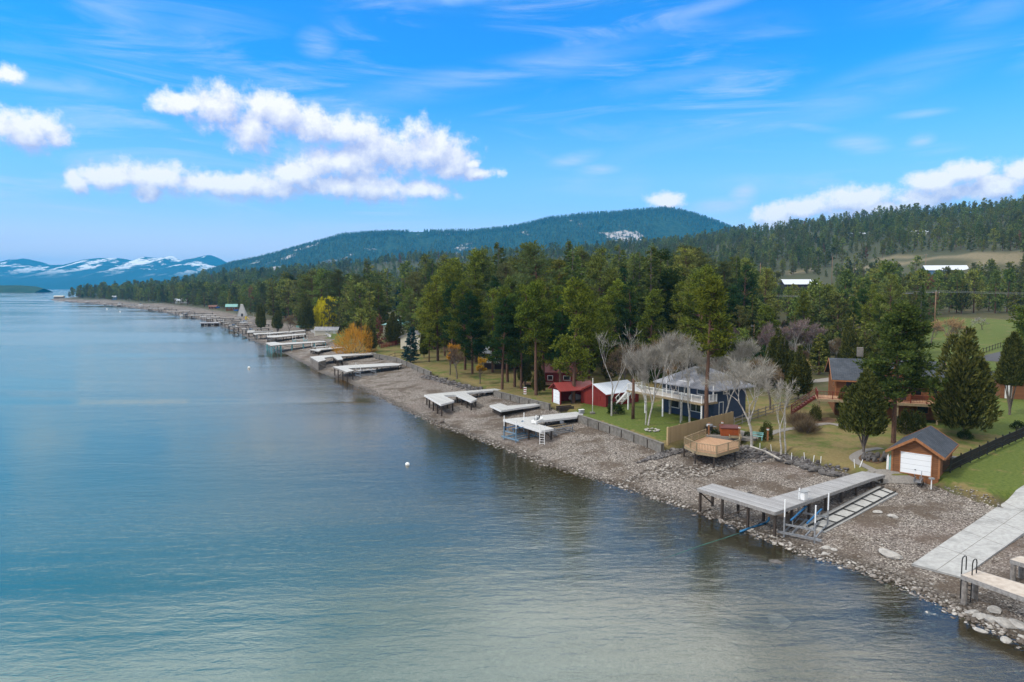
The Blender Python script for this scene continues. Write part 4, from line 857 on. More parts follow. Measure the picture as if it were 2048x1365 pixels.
def house(name, label, cat, A, rz, w_, l_, hw, hr, walls, roofm, ridge='y', over=.4, trim=None, found=1.2, wins=(), hip=False, skirt=None):
    root = thing(name, label, cat, A, rz); mb = MB(); mb.box((w_ / 2, l_ / 2, (hw - found) / 2), (w_, l_, hw + found))
    if not hip:
        if ridge == 'y': mb.add([(0, .001, hw), (w_, .001, hw), (w_ / 2, .001, hw + hr), (0, l_ - .001, hw), (w_, l_ - .001, hw), (w_ / 2, l_ - .001, hw + hr)], [(0, 1, 2), (5, 4, 3), (0, 2, 5, 3), (1, 4, 5, 2)])
        else: mb.add([(.001, 0, hw), (.001, l_, hw), (.001, l_ / 2, hw + hr), (w_ - .001, 0, hw), (w_ - .001, l_, hw), (w_ - .001, l_ / 2, hw + hr)], [(0, 2, 1), (3, 4, 5), (0, 3, 5, 2), (1, 2, 5, 4)])
    mb.build('wall', walls, root); r = MB(); t = .16; zz = hw + .10
    if hip:
        a = min(w_, l_) / 2; o_ = over; dz = hr * o_ / a; zl = zz - dz
        c = [(-o_, -o_, zl), (w_ + o_, -o_, zl), (w_ + o_, l_ + o_, zl), (-o_, l_ + o_, zl)]
        if w_ >= l_: p, q_ = (a, l_ / 2, zz + hr), (w_ - a, l_ / 2, zz + hr); fs = [(0, 1, 5, 4), (1, 2, 5), (2, 3, 4, 5), (3, 0, 4)]
        else: p, q_ = (w_ / 2, a, zz + hr), (w_ / 2, l_ - a, zz + hr); fs = [(0, 1, 4), (1, 2, 5, 4), (2, 3, 5), (3, 0, 4, 5)]
        lo = [(x, y, z - t) for x, y, z in c]; r.add([*c, p, q_, *lo], fs + [(0, 6, 7, 1), (1, 7, 8, 2), (2, 8, 9, 3), (3, 9, 6, 0), (9, 8, 7, 6)])
    elif ridge == 'y':
        e = over; dz = hr * e / (w_ / 2)
        sheet(r, [(-e, -e, zz - dz), (w_ / 2, -e, zz + hr), (w_ / 2, l_ + e, zz + hr), (-e, l_ + e, zz - dz)], t); sheet(r, [(w_ / 2 + .002, -e, zz + hr), (w_ + e, -e, zz - dz), (w_ + e, l_ + e, zz - dz), (w_ / 2 + .002, l_ + e, zz + hr)], t)
    else:
        e = over; dz = hr * e / (l_ / 2)
        sheet(r, [(-e, -e, zz - dz), (w_ + e, -e, zz - dz), (w_ + e, l_ / 2, zz + hr), (-e, l_ / 2, zz + hr)], t); sheet(r, [(-e, l_ / 2 + .002, zz + hr), (w_ + e, l_ / 2 + .002, zz + hr), (w_ + e, l_ + e, zz - dz), (-e, l_ + e, zz - dz)], t)
    rf = r.build('roof', roofm, root)
    if trim and not hip:
        tb = MB()
        if ridge == 'y':
            for yy in (-e - .03, l_ + e + .03): tb.bar((-e, yy, zz - dz - .10), (w_ / 2, yy, zz + hr - .10), .05, .24); tb.bar((w_ / 2, yy, zz + hr - .10), (w_ + e, yy, zz - dz - .10), .05, .24)
            for xx in (-e - .03, w_ + e + .03): tb.bar((xx, -e, zz - dz - .13), (xx, l_ + e, zz - dz - .13), .05, .18)
        else:
            for xx in (-e - .03, w_ + e + .03): tb.bar((xx, -e, zz - dz - .10), (xx, l_ / 2, zz + hr - .10), .05, .24); tb.bar((xx, l_ / 2, zz + hr - .10), (xx, l_ + e, zz - dz - .10), .05, .24)
            for yy in (-e - .03, l_ + e + .03): tb.bar((-e, yy, zz - dz - .13), (w_ + e, yy, zz - dz - .13), .05, .18)
        for xx in (.08, w_ - .08):
            tb.box((xx + (-.10 if xx < 1 else .10), -.025, hw / 2), (.16, .05, hw)); tb.box((xx + (-.10 if xx < 1 else .10), l_ + .025, hw / 2), (.16, .05, hw))
        tb.build('trim', trim, root)
    for wn_ in wins: opening(root, wn_[0], wn_[1], w_, l_, *wn_[2:6], *(wn_[6:8] if len(wn_) > 6 else (M['white'], M['glass'])), **(wn_[8] if len(wn_) > 8 else {}))
    return root, rf
def railing(root, pts, h=1.0, gap=.14, mat_=None, post=.11, name='railing', ps=1.8):
    mb = MB(); pb = []
    for a, b in zip(pts, pts[1:]):
        a = Vector(a); b = Vector(b); L = (b - a).length; n = max(1, round(L / ps))
        mb.bar(a + Vector((0, 0, h)), b + Vector((0, 0, h)), .09, .05); mb.bar(a + Vector((0, 0, .12)), b + Vector((0, 0, .12)), .05, .05)
        k = int(L / gap)
        for i in range(1, k): p = a + (b - a) * (i / k); mb.box((p.x, p.y, p.z + h / 2 + .05), (.032, .032, h - .16))
        for i in range(n + 1):
            p = a + (b - a) * (i / n)
            if all((p - x).length > .3 for x in pb): pb.append(p)
    r = mb.build(name, mat_, root)
    for p in pb: MB().box((p.x, p.y, p.z + h / 2 + .03), (post, post, h + .06)).build('post', mat_, root)
    return r
# boathouse
A, rz, wd = frame2(G(1783.5, 943), G(1852.8, 954)); A.z = 2.1
wd = 3.9; rz = R(-41)
bh, _ = house('boathouse', 'small cedar boathouse with white overhead door and dark shingle roof at the beach', 'boathouse', A, rz, wd, 6.6, 2.35, 1.25, M['cedar'], M['shingle_dark'], 'y', .5, M['cedar_trim'])
opening(bh, 'door', 'F', wd, 6.6, wd * .51, 1.12, 2.75, 2.2, M['cedar_trim'], M['garage_door'], sub='door_panel', proud=.06)
mb = MB().box((wd * .51, -.08, .55), (.12, .05, .06)); mb.build('handle', M['black'], bh)
mb = MB().box((wd + .25, 6.6, .45), (.5, .7, .8)).box((wd + .25, 6.6, .87), (.4, .6, .04)); o = mb.build('air_unit', M['grey_mid'], bh)
# brown house
hz0 = G(1762, 868)
bx0, by0 = W(1662, 800, 4.0)[:2]
root, rf = house('brown_house', 'large cedar sided lake house with dark shingle roof and red deck behind the big pine', 'house', (44.5, 93.0, 2.6), R(-20), 13.2, 9.5, 5.0, 2.2, M['cedar'], M['shingle_dark'], 'x', .6, M['cedar_trim'], wins=[
 ('window', 'F', 1.9, 4.0, 1.5, 1.6, M['cedar_trim'], M['glass']), ('window', 'F', 3.9, 4.0, .9, 1.4, M['cedar_trim'], M['glass']), ('window', 'F', 9.6, 3.9, 1.5, 1.6, M['cedar_trim'], M['glass'], dict(bars=2)), ('window', 'F', 11.6, 3.9, 1.2, 1.6, M['cedar_trim'], M['glass']),
 ('window', 'L', 3.0, 4.0, 1.2, 1.3, M['cedar_trim'], M['glass']), ('window', 'F', 2.5, 1.3, 1.4, 1.2, M['cedar_trim'], M['glass']), ('window', 'F', 10.5, 1.3, 1.4, 1.2, M['cedar_trim'], M['glass'])])
mb = MB().box((6.9, -1.0, 2.6), (3.6, 1.99, 5.2)).add([(5.1, -1.99, 5.2), (8.7, -1.99, 5.2), (6.9, -1.99, 7.0), (5.1, 2.5, 5.2), (8.7, 2.5, 5.2), (6.9, 2.5, 7.0)], [(0, 1, 2), (5, 4, 3)]); mb.build('gable_bay', M['cedar'], root)
r = MB(); sheet(r, [(4.7, -2.5, 5.0), (6.9, -2.5, 7.2), (6.9, 3.6, 7.2), (4.7, 3.6, 5.0)], .15); sheet(r, [(6.902, -2.5, 7.2), (9.1, -2.5, 5.0), (9.1, 3.6, 5.0), (6.902, 3.6, 7.2)], .15); r.build('gable_roof', M['shingle_dark'], root)
tb = MB().bar((4.7, -2.53, 4.92), (6.9, -2.53, 7.12), .05, .22).bar((6.9, -2.53, 7.12), (9.1, -2.53, 4.92), .05, .22); tb.build('trim', M['cedar_trim'], root)
for (u, z, ww, hh) in [(6.0, 3.6, 1.0, 2.0), (7.8, 3.6, 1.0, 2.0), (6.9, 5.5, .9, .9)]:
    f = MB().box((u, -2.02, z), (ww, .06, hh)).build('window', M['cedar_trim'], root); MB().box((u, -2.056, z), (ww - .2, .02, hh - .2)).build('pane', M['glass'], f)
dk = MB().prism([(-2.6, -3.6), (15.8, -3.6), (15.8, 1.0), (13.22, 1.0), (13.22, -.02), (8.72, -.02), (8.72, -2.1), (5.08, -2.1), (5.08, -.02), (-2.6, -.02)], 2.35, 2.55); dk.build('deck', M['deck_wood'], root)
MB().bar((-2.6, -3.63, 2.36), (15.8, -3.63, 2.36), .05, .32).bar((15.83, -3.6, 2.36), (15.83, 1.0, 2.36), .05, .32).build('deck_beam', M['rail_wood'], root)
railing(root, [(-2.5, -.1, 2.55), (-2.5, -3.5, 2.55), (15.7, -3.5, 2.55), (15.7, .9, 2.55)], 1.0, .17, M['redwood'])
for x_ in (-2.3, 2.5, 7.0, 11.5, 15.5): MB().box((x_, -3.35, .9), (.2, .2, 2.88)).build('deck_post', M['rail_wood'], root)
st = MB()
for k in range(9): st.box((-2.8 - k * .32, -1.2, 2.42 - k * .26), (.34, 1.3, .06))
for yy in (-1.9, -.5): st.bar((-2.6, yy, 2.45), (-5.6, yy, .0), .06, .28); st.bar((-2.6, yy, 3.45), (-5.6, yy, 1.0), .07, .07); st.box((-5.6, yy, .4), (.1, .1, 1.3)); st.bar((-2.6, yy, 3.0), (-5.6, yy, .55), .04, .04)
st.build('stair', M['redwood'], root)
MB().box((3.5, 5.6, 8.2), (.8, .6, 1.3)).build('chimney', M['concrete_dark'], rf)
# second cedar building at the right edge
root, rf = house('cedar_garage', 'cedar sided garage with dark hip roof at the right edge beside the narrow juniper', 'garage', (*G(2000, 797)[:2], H(*G(2000, 797)[:2])), R(-24), 11, 8, 3.0, 1.9, M['cedar'], M['shingle_dark'], hip=True, over=.5, wins=[('door', 'F', 1.0, 1.1, .9, 2.1, M['white'], M['white'])])
# blue house : near corner, long side runs away to the left
root, rf = house('blue_house', 'two storey navy blue house with grey hip roof and white balcony behind bare trees', 'house', (26.6, 89.0, 2.7), R(33), 6.4, 9.4, 4.3, 1.8, M['navy'], M['shingle_grey'], hip=True, over=.9, wins=[
 ('window', 'L', 2.0, 3.6, 1.8, 1.4), ('window', 'L', 5.2, 3.5, 2.2, 1.9, M['white'], M['glass'], dict(bars=2)), ('window', 'L', 8.6, 3.6, 1.6, 1.4), ('window', 'L', 3.0, 1.2, 2.0, 1.5, M['white'], M['glass'], dict(bars=2)), ('window', 'L', 7.0, 1.2, 2.0, 1.5), ('window', 'F', 2.4, 3.7, 1.3, 1.2), ('door', 'F', 1.4, 1.1, .9, 2.1, M['white'], M['navy'])])
MB().prism([(-3.0, -.6), (-.02, -.6), (-.02, 12.5), (-3.0, 12.5)], 2.2, 2.38).build('balcony_floor', M['dock_tan'], root)
MB().bar((-3.03, -.6, 2.25), (-3.03, 13.5, 2.25), .05, .26).bar((-3.0, -.63, 2.25), (-.02, -.63, 2.25), .05, .26).build('balcony_beam', M['rail_wood'], root)
railing(root, [(-.1, -.5, 2.38), (-2.9, -.5, 2.38), (-2.9, 13.4, 2.38), (-.1, 13.4, 2.38)], .95, .15, M['white'])
for yy in (-.45, 3.0, 6.4, 9.8, 13.3): MB().box((-2.85, yy, .85), (.17, .17, 2.7)).build('balcony_post', M['white'], root)
for yy in (-.5, 3.6, 7.8): MB().box((-.75, yy, 3.45), (.12, .12, 2.3)).build('porch_post', M['white'], root)
st = MB()
for k in range(8): st.box((-2.2, 13.7 + k * .3, 2.2 - k * .28), (1.1, .32, .05))
for xx in (-2.8, -1.6): st.bar((xx, 13.5, 2.25), (xx, 16.2, -.2), .06, .25); st.bar((xx, 13.5, 3.2), (xx, 16.2, .75), .07, .07)
st.build('stair', M['white'], root)
MB().box((5.2, 6.5, 6.9), (.8, .8, 1.2)).build('chimney', M['concrete_dark'], rf)
# red shed with pale roof
A, rz, wd = frame2(G(1163, 806), G(1211, 815))
root, rf = house('red_shed', 'red board shed with pale metal roof beside the white birch', 'shed', A, rz, wd, 7.2, 2.0, 1.15, M['barn_red'], M['white_metal'], 'y', .3, M['barn_red'], wins=[
 ('window', 'R', 2.6, 1.15, .75, .75), ('window', 'R', 4.3, 1.15, .85, .75), ('window', 'R', 6.0, 1.15, .8, .75), ('door', 'R', .8, .95, .8, 1.8, M['barn_red'], M['black'], dict(sub='door_panel')), ('hatch', 'F', wd * .72, 1.25, .8, .7, M['barn_red'], M['barn_red'], dict(sub='hatch_panel'))])
# boat shed with red roof, open right side
A, rz, wd = frame2(G(1104, 804), G(1127, 812)); wd = 3.0; L_ = 5.6
root = thing('boat_shed', 'open sided boat shed with red metal roof and white roll door', 'shed', A, rz)
mb = MB().box((.06, L_ / 2, 1.0), (.12, L_, 2.5)).box((wd / 2, L_ - .06, 1.0), (wd - .26, .12, 2.5)).box((.3, 0, 1.0), (.36, .12, 2.5)).box((wd - .12, 0, 1.0), (.24, .12, 2.5)).add([(0, -.05, 2.25), (wd, -.05, 2.25), (wd / 2, -.05, 3.1), (0, .05, 2.25), (wd, .05, 2.25), (wd / 2, .05, 3.1)], [(0, 1, 2), (5, 4, 3), (0, 2, 5, 3), (1, 4, 5, 2), (0, 3, 4, 1)]); mb.build('wall', M['barn_red'], root)
MB().box((1.6, -.03, 1.05), (2.1, .06, 2.1)).build('roll_door', M['garage_door'], root)
r = MB(); sheet(r, [(-.4, -.5, 2.15), (wd / 2, -.5, 3.25), (wd / 2, L_ + .4, 3.25), (-.4, L_ + .4, 2.15)], .1); sheet(r, [(wd / 2 + .002, -.5, 3.25), (wd + .4, -.5, 2.15), (wd + .4, L_ + .4, 2.15), (wd / 2 + .002, L_ + .4, 3.25)], .1); r.build('roof', M['red_metal'], root)
for yy in (1.9, 3.8, L_ - .1): MB().box((wd - .06, yy, 1.05), (.14, .14, 2.3)).build('post', M['timber_dark'], root)
# cabins and far houses (foot point, bearing, sizes)
def px_house(name, label, cat, px, py, rzd, w_, l_, hw, hr, wm_, rm_, ridge='x', wins=(), depth=None, **kw):
    if depth and py:
        dx, dy, dz = ray(px, 600); c_ = min(np.arange(depth - 130, depth + 160, 6.0), key=lambda t_: abs(project(dx / dy * t_, t_, H(dx / dy * t_, t_))[1] - py)); depth = float(c_)
    if depth: dx, dy, dz = ray(px, 600); x = dx / dy * depth; p = (x, depth, H(x, depth))
    else: p = G(px, py)
    return house(name, label, cat, p, R(rzd), w_, l_, hw, hr, wm_, rm_, ridge, kw.pop('over', .4), kw.pop('trim', None), wins=wins, **kw)[0]
cab = px_house('red_roof_cabin', 'dark log cabin with red metal roof among the pines behind the boat shed', 'cabin', 1085, 770, -8, 6.0, 5.5, 2.4, 1.2, M['barn_red'], M['red_metal'], 'x', [('window', 'F', 1.4, 1.3, 1.0, .9), ('window', 'F', 4.4, 1.3, 1.3, .9)])
MB().prism([(-3.5, -2.6), (6.0, -2.6), (6.0, -.02), (-3.5, -.02)], .35, .47).build('deck', M['deck_wood'], cab); railing(cab, [(-3.4, -.1, .47), (-3.4, -2.5, .47), (5.9, -2.5, .47)], .9, .16, M['redwood'])
MB().box((1.5, 2.0, 3.9), (.5, .5, 1.2)).build('chimney', M['concrete_dark'], cab)
cab = px_house('white_roof_cabin', 'raised cabin with pale metal roof on posts among the left pines', 'cabin', 968, 738, -14, 8.5, 5.0, 3.6, .9, M['brown_siding'], M['white_metal'], 'x', [('window', 'F', 2.0, 2.6, 1.2, 1.0), ('window', 'F', 5.0, 2.6, 1.8, 1.2)])
MB().prism([(-.5, -2.2), (9.0, -2.2), (9.0, -.02), (-.5, -.02)], 1.5, 1.62).build('deck', M['timber_grey'], cab); railing(cab, [(-.4, -.1, 1.62), (-.4, -2.1, 1.62), (8.9, -2.1, 1.62)], .9, .2, M['white'])
for x_ in (-.3, 2.8, 5.9, 8.8): MB().box((x_, -2.0, .6), (.14, .14, 1.8)).build('deck_post', M['timber_grey'], cab)
for x_ in (-.3, 4.2, 8.8): MB().box((x_, -2.0, 2.75), (.12, .12, 2.0)).build('porch_post', M['timber_grey'], cab)
r = MB(); sheet(r, [(-.5, -2.5, 3.72), (9.0, -2.5, 3.72), (9.0, -.42, 4.0), (-.5, -.42, 4.0)], .08); r.build('porch_roof', M['white_metal'], cab)
px_house('white_garage', 'low cream garage with grey shingle roof below the yellow willow', 'garage', 630, 673, 4, 8.5, 5, 2.4, 1.0, M['cream'], M['shingle_grey'], 'x', [('window', 'F', 4.4, 1.8, .9, .35), ('window', 'F', 5.6, 1.8, .9, .35), ('door', 'F', 7.4, 1.0, .9, 2.0, M['white'], M['white'])], over=.3, trim=M['white'])
px_house('cream_house', 'cream house with green hip roof behind the broad dark juniper', 'house', 765, 0, -10, 11, 8, 5.2, 1.5, M['cream'], M['teal_roof'], 'x', [('window', 'F', 6.0, 4.0, .9, 1.1), ('window', 'F', 7.4, 4.0, .9, 1.1), ('window', 'F', 2.5, 4.0, 1.2, 1.0)], hip=True, depth=228)
px_house('grey_roof_house', 'house with pale grey shingle roof just below the cream house', 'house', 800, 0, -20, 8, 7, 3.4, 1.8, M['cream'], M['shingle_grey'], 'y', [('window', 'F', 3, 1.8, 1.0, 1.0)], depth=196)
px_house('brown_roof_house', 'tall narrow house with brown shed roof showing above the white birch', 'house', 1206, 0, -10, 4.6, 5, 7.2, 1.2, M['cedar_dark'], M['shingle_brown'], 'x', [('window', 'F', 2.4, 5.2, .9, 1.4)], depth=158)
px_house('brown_barn', 'long dark brown barn with pale metal roof in the woods', 'barn', 1569, 583, -4, 24, 14, 5.6, 3.4, M['brown_siding'], M['white_metal'], 'x', [('door', 'R', 5.0, 1.8, 4.0, 3.4, M['brown_siding'], M['black'])], depth=395, over=.8)
px_house('blue_barn', 'blue metal barn with pale roof at the foot of the right hill', 'barn', 1850, 552, -14, 27, 12, 3.8, 3.2, M['blue_siding'], M['white_metal'], 'x', [('door', 'F', 22, 1.6, 3.0, 3.0, M['white'], M['white'])], depth=455, over=.6)
af = thing('a_frame_house', 'white A frame house with steep sides by the far docks', 'house', G(474, 634), R(20)); MB().add([(0, 0, -.3), (6.2, 0, -.3), (3.6, 0, 7.6), (2.4, 0, 7.6), (0, 7, -.3), (6.2, 7, -.3), (3.6, 7, 7.6), (2.4, 7, 7.6)], [(0, 1, 2, 3), (7, 6, 5, 4), (0, 4, 5, 1)]).build('wall', M['white'], af)
r = MB(); sheet(r, [(-.3, -.3, -.3), (2.35, -.3, 7.9), (2.35, 7.3, 7.9), (-.3, 7.3, -.3)], .15); sheet(r, [(3.65, -.3, 7.9), (6.5, -.3, -.3), (6.5, 7.3, -.3), (3.65, 7.3, 7.9)], .15); sheet(r, [(2.352, -.3, 7.9), (3.648, -.3, 7.9), (3.648, 7.3, 7.9), (2.352, 7.3, 7.9)], .15); r.build('roof', M['white'], af)
MB().box((3.1, -.04, 1.0), (1.2, .06, 2.0)).build('door', M['glass'], af)
far_h = [('cabin', 'log cabin with pale green roof left of the white A frame', 452, 622, 8, 5, 3.0, 1.8, 'cedar', 'teal_roof'), ('cottage', 'white cottage among the trees right of the yellow shrub on the far shore', 350, 607, 12, 8, 3.2, 2, 'white', 'white_metal'), ('cottage', 'small dark cottage on the far shore by the two boat houses', 280, 600, 9, 7, 3.4, 2, 'brown_siding', 'shingle_grey'),
 ('cottage', 'green roofed cottage on the wooded point', 205, 588, 10, 8, 5.5, 2, 'cedar', 'teal_roof'), ('cottage', 'white two storey cottage on the wooded point', 178, 594, 10, 8, 4.6, 2, 'white', 'shingle_grey'), ('cottage', 'pale cottage next to the white two storey cottage on the point', 190, 595, 8, 7, 4.2, 2, 'cream', 'white_metal'), ('boathouse', 'flat pale roofed boathouse at the very tip of the point', 108, 598, 14, 8, 4.0, 1.2, 'timber_grey', 'cream'),
 ('cottage', 'small blue cottage near the tip of the point', 224, 600, 5, 5, 4.0, 1.5, 'blue_siding', 'white_metal'), ('boathouse', 'dark boathouse standing in the water at the far dock row', 402, 640, 8, 5, 1.6, .3, 'timber_dark', 'shingle_grey'), ('cottage', 'white walled cottage hidden behind the dark evergreens near the cedar', 548, 628, 7, 6, 3.6, 1.4, 'cream', 'shingle_grey'), ('cottage', 'little cabin with dark red walls on the shore left of the log cabin', 418, 619, 6, 5, 2.2, 1.2, 'barn_red', 'shingle_brown'),
 ('cottage', 'second pale house high in the forest right of the dead rusty tree', 1400, 500, 11, 8, 4, 2, 'cream', 'white_metal'), ('cottage', 'house on the ridge near the skyline of the right hill', 1705, 442, 16, 9, 5, 2, 'timber_grey', 'white_metal'), ('cottage', 'pale house in the woods under the right skyline', 1822, 470, 18, 9, 5, 2, 'white', 'white_metal')]
for nm, lb, px, py, w_, l_, hw, hr, wm_, rm_ in far_h:
    kw = {}
    if py < 575:
        dep = {1400: 640, 1705: 860, 1822: 760}[px]; dx, dy, dz = ray(px, py); x = dx / dy * dep; p = (x, dep, CAMZ + dz / dy * dep - 4)
        p = (x, dep, H(x, dep))
    else: p = G(px, py)
    if px == 402: p = (*W(402, 652, 0)[:2], -.3)
    r_, _ = house(nm, lb, 'house' if nm != 'boathouse' else 'boathouse', p, R(15 if px < 600 else -10), w_, l_, hw, hr, M[wm_], M[rm_], 'x', .5, wins=[('window', 'F', w_ * .3, hw * .55, 1.4, 1.2), ('window', 'F', w_ * .7, hw * .55, 1.4, 1.2)])
# ---------------------------------------------------------------- docks
def to_local(root, p):
    c, s_ = math.cos(-root.rotation_euler.z), math.sin(-root.rotation_euler.z); x = p[0] - root.location.x; y = p[1] - root.location.y
    return (x * c - y * s_, x * s_ + y * c)
def dock_w(label, pw, zd, ang, deckm='dock', edgem='dock_edge', step=2.6, pr=.09, brace=True, skirt=0, posts=True, group=None, th=.10, zr=None, pm='timber_dark', square=True):
    """dock from a world-space outline at height zd; posts down to the beach"""
    root = thing('dock', label, 'dock', (pw[0][0], pw[0][1], 0), ang, group); root.location.z = 0
    L = [to_local(root, p) for p in pw]; n = len(L); zz = [zd] * n if zr is None else zr
    mb = MB(); mb.add([(x, y, z) for (x, y), z in zip(L, zz)] + [(x, y, z - th) for (x, y), z in zip(L, zz)], [tuple(range(n)), tuple(range(n, 2 * n))[::-1]] + [(i, n + i, n + (i + 1) % n, (i + 1) % n) for i in range(n)]); mb.build('deck', M[deckm], root)
    ar = sum(L[i][0] * L[(i + 1) % n][1] - L[(i + 1) % n][0] * L[i][1] for i in range(n)); sg = 1 if ar > 0 else -1; fb = MB()
    P_ = []
    for i in range(n):
        a = Vector((*L[i], zz[i])); b = Vector((*L[(i + 1) % n], zz[(i + 1) % n])); d = b - a; ln = d.length; nn = Vector((d.y, -d.x, 0)).normalized() * sg
        fb.bar(a + nn * .03 - Vector((0, 0, .14)), b + nn * .03 - Vector((0, 0, .14)), .055, .27)
        for k in range(skirt): fb.bar(a + nn * .03 - Vector((0, 0, .5 + .34 * k)), b + nn * .03 - Vector((0, 0, .5 + .34 * k)), .055, .18)
        if posts:
            m_ = max(1, round(ln / step))
            for k in range(m_ + 1):
                p = a + d * ((k + (.1 if k == 0 else (-.1 if k == m_ else 0))) / m_) - nn * .14
                if all((Vector((p.x, p.y)) - Vector((q_.x, q_.y))).length > 1.0 for q_ in P_): P_.append(p)
    fb.build('frame', M[edgem], root); c, s_ = math.cos(ang), math.sin(ang); made = []
    for p in P_:
        wx, wy = root.location.x + p.x * c - p.y * s_, root.location.y + p.x * s_ + p.y * c; g_ = H(wx, wy)
        if p.z - g_ < .45: continue
        (MB().box((p.x, p.y, (p.z - .12 + g_ - .3) / 2), (pr * 2, pr * 2, p.z - .12 - g_ + .3)) if square else MB().tube((p.x, p.y, g_ - .3), (p.x, p.y, p.z - .12), pr, pr, 10)).build('post', M[pm], root); made.append((p, g_))
    if brace:
        bb = MB(); cnt = 0
        for (p, g1), (q_, g2) in zip(made, made[1:]):
            if 1.2 < math.hypot(p.x - q_.x, p.y - q_.y) < 4 and cnt % 3 == 0: bb.bar((p.x, p.y, p.z - .4), (q_.x, q_.y, g2 + .25), .05, .10)
            cnt += 1
        if bb.V: bb.build('brace', M[pm], root)
    return root
def dock_px(label, pts, zd, a0, a1, **kw):
    pw = [W(x, y, zd)[:2] for x, y in pts]; p, q_ = W(*a0, zd), W(*a1, zd); return dock_w(label, pw, zd, math.atan2(q_[1] - p[1], q_[0] - p[0]), **kw)
ZD = 2.2
main = dock_px('long weathered L shaped dock on dark posts running down from the boathouse', [(1395, 977), (1426, 967.5), (1536, 997.5), (1725, 943), (1769, 950), (1744, 956.7), (1550, 1024.5)], ZD, (1550, 1024), (1744, 956))
dock_px('L shaped pale dock with blue boat lift and white ladder', [(1007, 839), (1152, 824), (1166, 828), (1159, 833), (1058, 844), (1107, 857), (1082, 862)], 2.15, (1030, 842), (1155, 828), deckm='dock_pale', edgem='dock_edge_white')
dock_px('short white edged dock on dark crib left of the blue boat lift', [(980, 811), (1000, 807), (1014, 812), (1086, 806), (1083, 809), (1002, 821)], 1.9, (1000, 815), (1085, 807), deckm='dock_pale', edgem='dock_edge_white', posts=False)
cr = MB(); a = W(986, 814, 1.65); b = W(1002, 822, 1.65); d_ = W(1046, 815, 1.65); cr2 = thing('dock_crib', 'dark timber crib under the short white edged dock', 'crib', (a[0], a[1], 0))
mb = MB()
gz_ = H(a[0], a[1])
for k in range(4):
    z = gz_ + .1 + k * .34
    if z < 1.55:
        for (p, q_) in ((a, b), (b, d_)): mb.bar((p[0] - a[0], p[1] - a[1] + .12, z), (q_[0] - a[0], q_[1] - a[1] + .12, z), .2, .22)
mb.build('timber', M['timber_dark'], cr2); cr2.name = 'dock_crib'
dock_px('F shaped pale dock with two fingers on the wide beach', [(849, 790), (886, 786), (989, 777.5), (1002, 780), (931, 786), (953.5, 798), (943, 803), (912, 790), (886, 791), (908, 802), (882, 809)], 2.15, (870, 790), (998, 779), deckm='dock_pale', edgem='dock_edge_white')
dock_px('T ended pale dock on tall dark posts with a lift beneath', [(666, 733.5), (694, 731), (783, 726), (805, 728), (797, 731), (696, 737), (708, 741.5), (694, 744.5)], 2.15, (690, 735), (800, 729), deckm='dock_pale', step=3.4)
dock_px('F shaped grey dock with slatted crib end below the orange bush', [(620, 714), (644, 711.5), (740, 705), (752, 706.5), (750, 708.5), (682, 713), (686, 719), (676, 720), (666, 713.5), (648, 716), (652, 720), (637, 724)], 2.15, (640, 715), (745, 707), deckm='dock_pale', skirt=0, step=3.4)
mb = MB(); rt = thing('dock_crib', 'slatted grey crib carrying the end of the F shaped dock', 'crib', (0, 0, 0)); cs = [W(621, 716, 1.9), W(637, 726, 1.9), W(652, 722, 1.9), W(636, 714, 1.9)]; g0 = H(*cs[1][:2]); rt.location = (cs[0][0], cs[0][1], 0)
for k in range(5):
    for p, q_ in zip(cs, cs[1:] + cs[:1]): mb.bar((p[0] - cs[0][0], p[1] - cs[0][1], g0 + .15 + k * .36), (q_[0] - cs[0][0], q_[1] - cs[0][1], g0 + .15 + k * .36), .12, .22)
mb.build('slat', M['timber_grey'], rt)
dock_px('grey dock with teal steel legs ending over the waterline', [(531, 686), (549, 684), (562, 686.5), (648, 682), (652, 684), (560, 690), (542, 692)], 2.3, (550, 688), (648, 683), deckm='dock_pale', pm='teal_steel', step=4, pr=.13)
dock_px('low grey dock on a black frame below the orange bush', [(619, 699), (640, 697), (690, 693.5), (692, 695.5), (643, 700), (638, 703)], 1.8, (630, 699), (690, 695), deckm='dock_pale', step=3)
dock_px('narrow bare dock on three thin legs before the white garage', [(510, 666.5), (540, 665.5), (608, 660.5), (612, 662), (540, 668), (512, 668.5)], 2.3, (512, 667), (610, 661), deckm='dock_pale', step=6, pm='steel')
dock_px('short grey dock on paired posts next to the teal legged dock', [(533, 672), (552, 671), (610, 667), (612, 669), (552, 675), (536, 675)], 2.2, (535, 673), (611, 668), deckm='dock_pale', step=4)
# pale panel docks in the lower right corner
dock_px('tan topped dock on thick round piles in the lower right corner', [(1923, 1150), (1950, 1139.5), (2085, 1180), (2085, 1208)], 2.0, (1930, 1148), (2085, 1190), deckm='dock_tan', step=4.2, pr=.17, square=False, pm='timber_grey', brace=False)
dock_px('tan topped dock at the right edge above the corner dock', [(2021, 1119), (2041, 1112), (2120, 1134), (2110, 1146)], 2.0, (2021, 1119), (2110, 1146), deckm='dock_tan', step=4.2, pr=.16, square=False, pm='timber_grey', brace=False)
